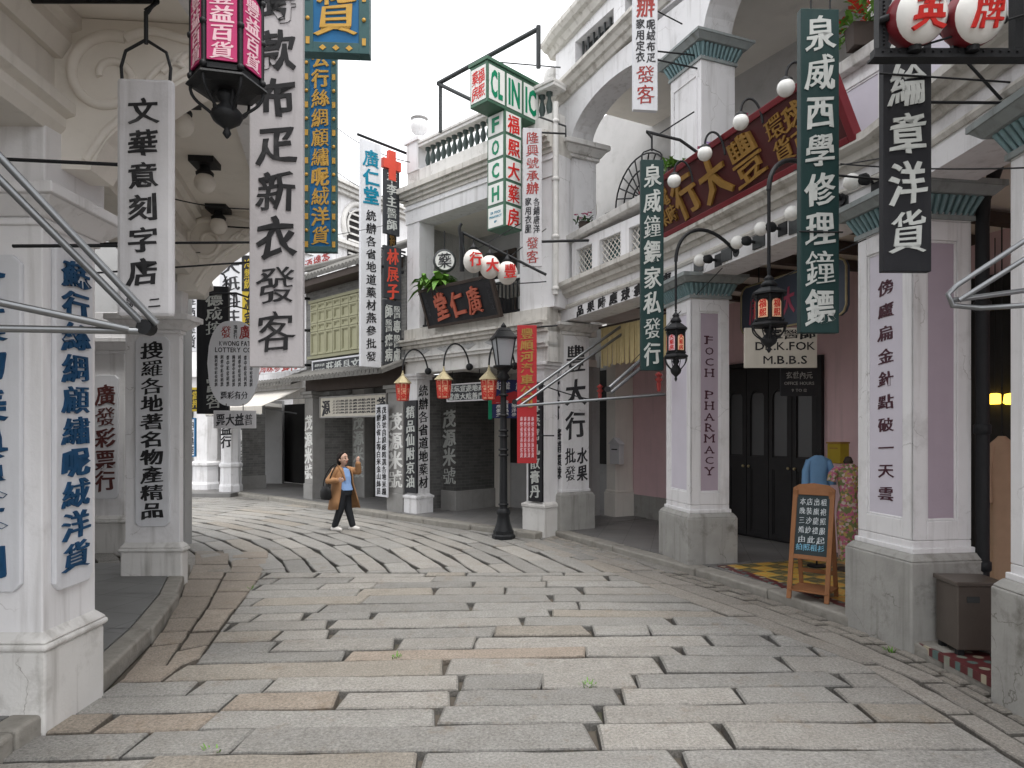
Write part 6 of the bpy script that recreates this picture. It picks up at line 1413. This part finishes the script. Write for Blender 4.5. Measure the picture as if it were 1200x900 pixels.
# wall boxes
o = P(980, 531, 7.95); F = Fr(o, (.5, -.87, 0), (.87, .5, 0)); root = thing('letter_box', 'yellow letter box on the pink wall above the floral dress', 'letter box', tuple(o)); m = MB(); m.box(-.085, .085, -.05, .12, -.12, .11, F); m.build('body', mt['yellow'], root, bevel=.01); m = MB(); m.box(-.092, .092, -.056, .12, .11, .13, F); m.box(-.05, .05, -.054, -.049, .05, .065, F); m.build('lid', mt['gold2'], root)
o = P(724, 528, 10.2); F = Fr(o, CIN if False else (.9, -.43, 0), (.43, .9, 0)); o2 = FA1(hit(FA1, 1.55, 725), 1.56, zat(FA1, hit(FA1, 1.55, 725), 1.56, 530)); F = Fr(o2, FA1.x, FA1.y, UP); root = thing('letter_box', 'pale grey letter box with a pitched lid on the inner pillar', 'letter box', tuple(o2)); m = MB(); m.box(-.13, .13, -.10, .0, -.20, .14, F); m.build('body', mt['grey_board'], root, bevel=.006); m = MB(); m.poly([(-.16, .14), (.16, .14), (0, .25)], Fr(F(0, -.12, 0), F.x, UP), -.12, .0); m.build('lid', mt['grey_board'], root); m = MB(); m.box(-.08, .08, -.104, -.098, .04, .06, F); m.build('slot', mt['dark'], root)
# drainpipe
root = thing('drainpipe', 'black cast drainpipe behind the mauve panelled pillar', 'pipe', (3.25, 4.75, 0)); m = MB(); a = P(1164, 215, 5.0); b_ = V((a.x - .05, a.y, 0)); m.tube([a + V((.25, .1, .45)), a + V((.14, 0, .40)), a + V((.05, 0, .2)), a + V((.0, 0, .05)), a + V((-.07, 0, -.12)), a + V((-.08, 0, -.3)), V((a.x - .08, a.y, HR))], .045, 12)
for z in (.6, 1.6, 2.5): m.lathe([(.045, z - .04), (.058, z - .03), (.058, z + .03), (.045, z + .04)], V((a.x - .08, a.y, 0)), 12)
m.build('pipe', mt['iron'], root)
root = thing('drainpipe', 'pale painted drainpipe running down the corner between the clinic box and the arched balcony', 'pipe', tuple(P(651, 330, 9.98))); m = MB(); a = P(651, 120, 9.98); b_ = P(651, 345, 9.98); m.tube([a, b_], .045, 10)
for t in (.1, .4, .7, .97): m.lathe([(.045, -.03), (.058, -.02), (.058, .02), (.045, .03)], a.lerp(b_, t), 10)
m.build('pipe', mt['plaster_old'], root)
# lit lamps in the dark shop
for k, px in enumerate((1166, 1186)):
    o = P(px, 467, 6.6 - .2 * k); root = thing('shop_lamp', ('lit yellow lamp in the dark shop beside the gown', 'lit yellow lamp deeper inside the dark shop')[k], 'lamp', tuple(o), 'lit lamps in the dark shop'); m = MB(); m.lathe([(.02, .05), (.06, .04), (.07, -.04), (.05, -.055)], o, 12); m.build('shade', mt['lamp_on'], root); m = MB(); m.tube([o + UP * .05, V((o.x, o.y, 3.45))], .005, 5); m.build('cord', mt['iron'], root)
# straw curtain of the fruit shop
a0, a1 = hit(FA1, .5, 704), hit(FA1, .5, 800); z1 = zat(FA1, a0, .5, 384); z0 = zat(FA1, a0, .5, 430); root = thing('straw_curtain', 'straw yellow fringed curtain hanging across the fruit shop bay', 'curtain', tuple(FA1(a0, .5, z0))); m = MB(); n = 44
for k in range(n):
    x = a0 + (a1 - a0) * (k + .5) / n; d = .018 * math.sin(k * 1.9); zb_ = z0 + rnd.uniform(-.02, .03); m.hexa([FA1(x - .019, .5 + d, zb_), FA1(x + .019, .5 + d, zb_), FA1(x + .019, .515 + d, zb_), FA1(x - .019, .515 + d, zb_), FA1(x - .017, .5, z1), FA1(x + .017, .5, z1), FA1(x + .017, .515, z1), FA1(x - .017, .515, z1)])
m.build('fringe', mt['fringe'], root); m = MB(); m.tube([FA1(a0 - .05, .51, z1), FA1(a1, .51, z1)], .018, 8); m.build('rod', mt['dark_wood'], root)
# little red tassel ornaments
for px, py, Y, lb in ((703, 458, 9.9, 'near the fruit shop pillar'), (772, 445, 8.2, 'beneath the smaller green board')):
    o = P(px, py, Y); root = thing('tassel', 'small dark red hanging tassel ' + lb, 'ornament', tuple(o), 'red tassels'); m = MB(); m.lathe([(.0, .10), (.05, .06), (.02, .03), (.05, 0), (.02, -.03), (.03, -.05), (.02, -.14)], o, 10); m.build('tassel', mt['red_dull'], root); m = MB(); m.tube([o + UP * .1, o + UP * .5], .004, 5); m.build('cord', mt['iron'], root)

# ------------------------------------------------------------------ plants on the balconies
def plant(name, label, o, r, n, leaf, flowers=(), droop=.5, L=(.12, .25), group=None, box=None, spread=None):
    root = thing(name, label, 'plant', tuple(o), group); m = MB(); spread = spread or V((r, r, 0))
    for k in range(n):
        b = o + V((rnd.uniform(-1, 1) * spread.x, rnd.uniform(-1, 1) * spread.y, rnd.uniform(0, .3) * r)); a = rnd.uniform(0, 6.28); d = V((math.cos(a), math.sin(a), 0)); l = rnd.uniform(*L); wd = l * rnd.uniform(.10, .2); sd = V((-d.y, d.x, 0)); u = rnd.uniform(.35, 1.0)
        p = [b + d * l * t * (1.1 - .3 * u) + UP * l * (u * 1.5 * t - droop * 1.4 * t * t) for t in (0, .35, .7, 1)]; ws = (.25, 1, .8, .05); vs = []
        for q, w in zip(p, ws): vs += [q - sd * wd * w, q + sd * wd * w]
        m.add(vs, [(0, 1, 3, 2), (2, 3, 5, 4), (4, 5, 7, 6)])
    m.build('foliage', mt[leaf], root, fix=False)
    if flowers:
        for mat, cnt in flowers:
            f = MB()
            for k in range(cnt):
                c = o + V((rnd.uniform(-1, 1) * spread.x, rnd.uniform(-1, 1) * spread.y, r * rnd.uniform(.5, 1.3)))
                for j in range(6):
                    a = j * 1.05 + rnd.random(); d = V((math.cos(a), math.sin(a), rnd.uniform(.1, .7))).normalized(); s = V((-math.sin(a), math.cos(a), 0)); l = r * .34; f.add([c, c + d * l * .6 + s * l * .45, c + d * l, c + d * l * .6 - s * l * .45], [(0, 1, 2, 3)])
            f.build('flower', mt[mat], root, fix=False)
    m = MB(); bx = box or .5 * r; m.frust((-bx, bx, -bx * .8, bx * .8), (-bx * 1.15, bx * 1.15, -bx * .95, bx * .95), -.16, .02, Fr(o, (1, 0, 0), (0, 1, 0))); m.build('pot', mt['dark_wood'], root)
    return root
o = P(514, 338, 11.45); plant('fern', 'bright green fern arching over the loggia edge above the leaning black board', o, .2, 150, 'leaf', droop=.75, L=(.2, .42), spread=V((.22, .2, 0)))
o = P(1008, 34, 5.5); plant('flower_box', 'red flowers and leaves on the balcony rail behind the iron lantern frame', o, .16, 130, 'leaf', (('flower_r', 22),), L=(.06, .14), spread=V((.15, .3, 0)))
o = P(790, 200, 8.2); plant('flower_pot', 'leafy green pot plant on the balcony beside the teal capped upper pillar', o, .16, 120, 'leaf', L=(.06, .14), spread=V((.12, .14, 0)))
o = P(684, 262, 9.95); plant('flower_pot', 'pink flowers on the latticed balcony rail by the plain upper pillar', o, .12, 60, 'leaf_d', (('flower_p', 6),), L=(.05, .12))
o = P(838, 186, 7.7); plant('flower_pot', 'small pink and lilac flowers on the rail behind the dark red sign', o, .13, 70, 'leaf', (('flower_p', 4), ('flower_v', 5)), L=(.05, .11), spread=V((.16, .3, 0)))
o = P(884, 146, 7.0); plant('flower_pot', 'pink flowers on the rail near the middle swan neck globe lamp', o, .10, 40, 'leaf_d', (('flower_p', 6),), L=(.05, .1))

# ------------------------------------------------------------------ wires over the street
def sag(a, b, d, n=18): return [a.lerp(b, k / n) - UP * d * 4 * (k / n) * (1 - k / n) for k in range(n + 1)]
for a, b, d, lb in ((P(190, 300, 6.5), P(460, 262, 11.7), .05, 'thin black wire from the scroll bracket to the apothecary board'), (P(395, 150, 14), P(480, 190, 12.0), .10, 'thin black wire in the sky beside the long blue board'), (P(393, 200, 14), P(478, 236, 12.0), .12, 'lower thin black wire beside the long blue board'),
                    (P(640, 330, 9.9), P(515, 330, 11.5), .04, 'thin wire crossing the loggia behind the paper lanterns'), (P(632, 450, 9.9), P(700, 470, 9.6), .02, 'thin wire beside the fruit shop pillar'), (P(860, 200, 7.4), P(1035, 185, 4.6), .04, 'thin wire from the dark red sign to the black dry goods board'), (P(985, 192, 4.6), P(1215, 196, 3.7), .02, 'thin wire behind the black dry goods board'),
                    (P(740, 425, 8.9), P(860, 300, 7.2), .0, 'thin wire stay rising past the pharmacy capital'), (P(905, 330, 5.1), P(1015, 280, 5.2), .0, 'thin wire stay from the ornate lantern to the pillar'), (P(200, 232, 5.2), P(295, 245, 5.2), .02, 'thin wire under the soffit lamps')):
    root = thing('wire', lb, 'wire', tuple(a)); m = MB(); m.tube(sag(a, b, d), .005 if a.y < 9 else .009, 5); m.build('strand', mt['iron'], root)
# ------------------------------------------------------------------ woman in a camel coat
o = G(403, 622, 0); PX = o.x; skin_m = M('skin', (.60, .39, .30), .55, .08, 20, .05); hair_m = M('black_hair', (.016, .012, .011), .75, .3, 60, .2, spec=.15); camel = M('camel_wool', (.38, .205, .10), .85, .14, 14, .2, 80); shirt_m = M('pale_blue_shirt', (.24, .38, .66), .7, .12, 20, .1); trou_m = M('black_trousers', (.018, .02, .024), .75, .2, 20, .1); shoe_m = M('white_shoe', (.68, .66, .64), .5, .06, 20, 0); bag_m = M('black_leather', (.016, .016, .017), .6, .2, 20, .15, spec=.2)
person = thing('person', 'woman in open camel coat, pale blue shirt and black trousers walking, one hand raised', 'person', tuple(o)); FP = Fr(o, (1, 0, 0), (0, 1, 0))
def remesh(mb, name, mat, vox=.006, it=3):
    ob = mb.build(name, mat, person); r = ob.modifiers.new('r', 'REMESH'); r.mode = 'VOXEL'; r.voxel_size = vox * K; r.use_smooth_shade = True
    s = ob.modifiers.new('s', 'SMOOTH'); s.factor = .5; s.iterations = it; bpy.context.view_layer.update()
    me = bpy.data.meshes.new_from_object(ob.evaluated_get(bpy.context.evaluated_depsgraph_get())); ob.modifiers.clear(); ob.data = me
    for p in me.polygons: p.use_smooth = True
    return ob
B = MB(); pt = lambda x, y, z: FP(x, y, z)
def limb(mb, ps, rs):
    for i in range(len(ps) - 1): mb.tube([ps[i], ps[i].lerp(ps[i + 1], .5), ps[i + 1]], [rs[i], (rs[i] + rs[i + 1]) / 2, rs[i + 1]], 12)
    for p, r in zip(ps, rs): mb.ball(p, r * .99, 12)
# legs: the far (her left) leg steps to the photo's right
hipL, hipR = pt(.02, .045, .62), pt(-.02, -.045, .62); kL, kR = pt(.055, .05, .345), pt(-.045, -.05, .34); aL, aR = pt(.125, .05, .065), pt(-.13, -.05, .075)
shL, shR = pt(.055, .10, .955), pt(-.135, -.05, .955); elL, elR = pt(.215, .06, .93), pt(-.215, -.10, .79); wrL, wrR = pt(.222, .0, 1.075), pt(-.05, -.17, .805)
limb(B, [hipL, kL, aL], [.075, .05, .033]); limb(B, [hipR, kR, aR], [.075, .05, .033])
loft(B, [(1.0, -.035, .02, .045, .045), (.96, -.035, .02, .13, .075), (.86, -.03, .01, .125, .085), (.74, -.01, 0, .105, .08), (.62, 0, 0, .125, .095), (.57, 0, 0, .10, .09)], FP)
limb(B, [shL, elL, wrL], [.042, .033, .023]); limb(B, [shR, elR, wrR], [.042, .033, .023])
B.tube([pt(-.035, .02, .96), pt(-.02, .0, 1.07)], [.042, .038], 12)
hc = pt(-.012, -.01, 1.135); hd = Fr(hc, V((-.35, .94, 0)), V((-.94, -.35, 0)))    # her face turns to the photo's right and a little to the camera
fx = V((.90, -.42, .06)).normalized(); sx = V((.42, .90, 0)).normalized(); uz = fx.cross(sx) if fx.cross(sx).z > 0 else -fx.cross(sx)
HF = Fr(hc, fx, sx, uz)
for (a, b, c, r) in ((0, 0, .02, .078), (.012, 0, -.02, .066), (.028, 0, -.055, .045), (.02, 0, -.03, .058)): B.ball(HF(a, b, c), r, 16)
B.tube([HF(.07, 0, .01), HF(.095, 0, -.022), HF(.075, 0, -.03)], [.010, .015, .012], 8)
for s in (-1, 1): B.ball(HF(-.005, s * .074, -.012), .018, 8, sz=1.4); B.ball(HF(.052, s * .034, -.02), .020, 8)
def hand(w, d, up, s=1.0):
    """palm and five fingers growing from wrist w along d, palm width along up"""
    d = d.normalized(); up = (up - d * up.dot(d)).normalized(); nn = d.cross(up)
    for k in range(4):
        q = (k - 1.5) * .014; B.tube([w + up * q * .6, w + up * q + d * .05], [.014, .012], 8); L = (.040, .048, .045, .034)[k]
        B.tube([w + up * q + d * .05, w + up * q * 1.15 + d * (.05 + L * .55) + nn * .004, w + up * q * 1.15 + d * (.05 + L) + nn * .014], [.0095, .009, .007], 8)
    B.tube([w - up * .016 + d * .012, w - up * .040 + d * .036, w - up * .044 + d * .060], [.011, .010, .008], 8)
hand(wrL, V((-.02, -.02, 1)), V((.7, -.6, 0))); hand(wrR, V((1, -.25, .05)), V((0, .3, -1)))
for a, f in ((aL, .05), (aR, -.0)): B.tube([a, V((a.x + .01, a.y, .035)), V((a.x + .085, a.y - .02, .028))], [.032, .03, .022], 10)
remesh(B, 'body', skin_m, .0045, 2)
# face details
m = MB()
for s in (-1, 1):
    m.lathe([(.0, -.011), (.009, -.006), (.010, 0), (.009, .006), (.0, .011)], n=8, fr=Fr(HF(.0665, s * .028, .006), HF.y, HF.z)); m.tube([HF(.071, s * .014, .028), HF(.071, s * .028, .033), HF(.062, s * .046, .028)], .0035, 6)
m.build('eye', hair_m, person); m = MB(); m.tube([HF(.073, -.018, -.052), HF(.079, 0, -.050), HF(.073, .018, -.052)], [.004, .0065, .004], 8); m.build('mouth', M('lips', (.42, .10, .09), .5, .1, 20, 0), person)
m = MB()
for (a, b, c, r) in ((-.022, 0, .037, .079), (-.035, 0, .0, .076), (-.05, 0, -.04, .06), (-.06, 0, -.075, .042), (-.02, .05, .01, .045), (-.02, -.05, .01, .045)): m.ball(HF(a, b, c), r, 16)
m.tube([HF(.030, -.02, .092), HF(.012, -.060, .062), HF(-.018, -.079, .005), HF(-.03, -.07, -.06)], [.02, .024, .022, .015], 8); m.tube([HF(.030, .02, .092), HF(.012, .060, .062), HF(-.018, .079, .005), HF(-.03, .07, -.06)], [.02, .024, .022, .015], 8)
remesh(m, 'hair', hair_m, .006, 2)
# trousers, shoes, shirt
m = MB(); limb(m, [hipL, kL, V((aL.x, aL.y, .085))], [.083, .062, .050]); limb(m, [hipR, kR, V((aR.x, aR.y, .09))], [.083, .062, .050]); loft(m, [(.70, -.005, 0, .112, .088), (.62, 0, 0, .132, .104), (.56, 0, 0, .12, .10)], FP); remesh(m, 'trousers', trou_m, .007, 3)
for a, yaw in ((aL, -.2), (aR, -.25)):
    m = MB(); d = V((math.cos(yaw), math.sin(yaw), 0)); b = V((a.x, a.y, 0)); m.tube([b - d * .035 + UP * .038, b + d * .03 + UP * .040, b + d * .085 + UP * .030, b + d * .125 + UP * .024], [.036, .040, .034, .022], 12); m.ball(b - d * .035 + UP * .036, .036, 10); m.tube([b + UP * .04, b + UP * .075], [.040, .036], 12); remesh(m, 'shoe', shoe_m, .006, 2)
m = MB(); loft(m, [(1.01, -.035, .015, .052, .05), (.97, -.035, .015, .12, .08), (.86, -.025, .0, .135, .098), (.74, -.005, -.005, .120, .094), (.64, .005, -.005, .138, .108)], FP, fold=.03); remesh(m, 'shirt', shirt_m, .007, 2)
# coat: open shell hanging from the shoulders, plus sleeves and collar
cm = MB(); rings = [(.99, -.04, .02, .085, .075), (.965, -.04, .02, .150, .098), (.88, -.035, .02, .165, .120), (.76, -.025, .02, .158, .125), (.62, -.015, .02, .185, .145), (.48, -.005, .02, .215, .165), (.345, .005, .02, .245, .185)]; n = 40; a0, a1 = R(-62), R(236); vs = []
f0 = R(-42)                                                     # direction the open front faces
for i, (z, cx, cy, rx, ry) in enumerate(rings):
    gap = R(20 + 7 * i)
    for k in range(n + 1):
        w = f0 + gap + (2 * math.pi - 2 * gap) * k / n; fo = 1 + .035 * math.sin(w * 6 + 1) * (i / 6); vs.append(FP(cx + rx * fo * math.cos(w), cy + ry * fo * math.sin(w), z + .01 * math.sin(w * 3) * (i == 6)))
cm.add(vs, [(i * (n + 1) + k, i * (n + 1) + k + 1, (i + 1) * (n + 1) + k + 1, (i + 1) * (n + 1) + k) for i in range(len(rings) - 1) for k in range(n)], 0, True)
co = cm.build('coat', camel, person); sd = co.modifiers.new('t', 'SOLIDIFY'); sd.thickness = .016 * K; sd.offset = 0
m = MB(); limb(m, [shL + V((-.02, 0, 0)), elL, wrL.lerp(elL, .12)], [.062, .052, .044]); limb(m, [shR + V((.03, 0, 0)), elR, wrR.lerp(elR, .10)], [.062, .054, .045]); remesh(m, 'sleeve', camel, .007, 3)
m = MB(); m.tube([pt(.045, -.10, .80), pt(.0, -.085, .93), pt(-.05, -.06, 1.005), pt(-.10, .03, 1.02), pt(-.04, .09, 1.015), pt(.04, .05, .97), pt(.085, -.03, .84)], [.012, .026, .026, .026, .026, .026, .012], 8); m.build('collar', camel, person)
# shoulder bag
bo = pt(-.26, -.09, .60); root = thing('shoulder_bag', 'black leather bag hanging from the shoulder of the woman in the camel coat', 'bag', tuple(bo)); F = Fr(bo, V((.8, -.6, 0)), V((.6, .8, 0)), UP); m = MB()
loft(m, [(.11, 0, 0, .03, .025), (.10, 0, 0, .09, .04), (.03, 0, 0, .115, .055), (-.06, 0, 0, .12, .06), (-.10, 0, 0, .09, .045)], F, fold=.02); m.build('body', bag_m, root); m = MB()
m.tube(bezier(F(-.06, 0, .09), F(-.08, 0, .30), shR + V((.0, .06, .16)), shR + V((.03, .02, .075)), 10), .009, 6); m.tube(bezier(F(.07, 0, .09), F(.10, -.02, .28), shR + V((.05, -.10, .1)), shR + V((.03, .02, .075)), 10), .009, 6); m.build('strap', bag_m, root)
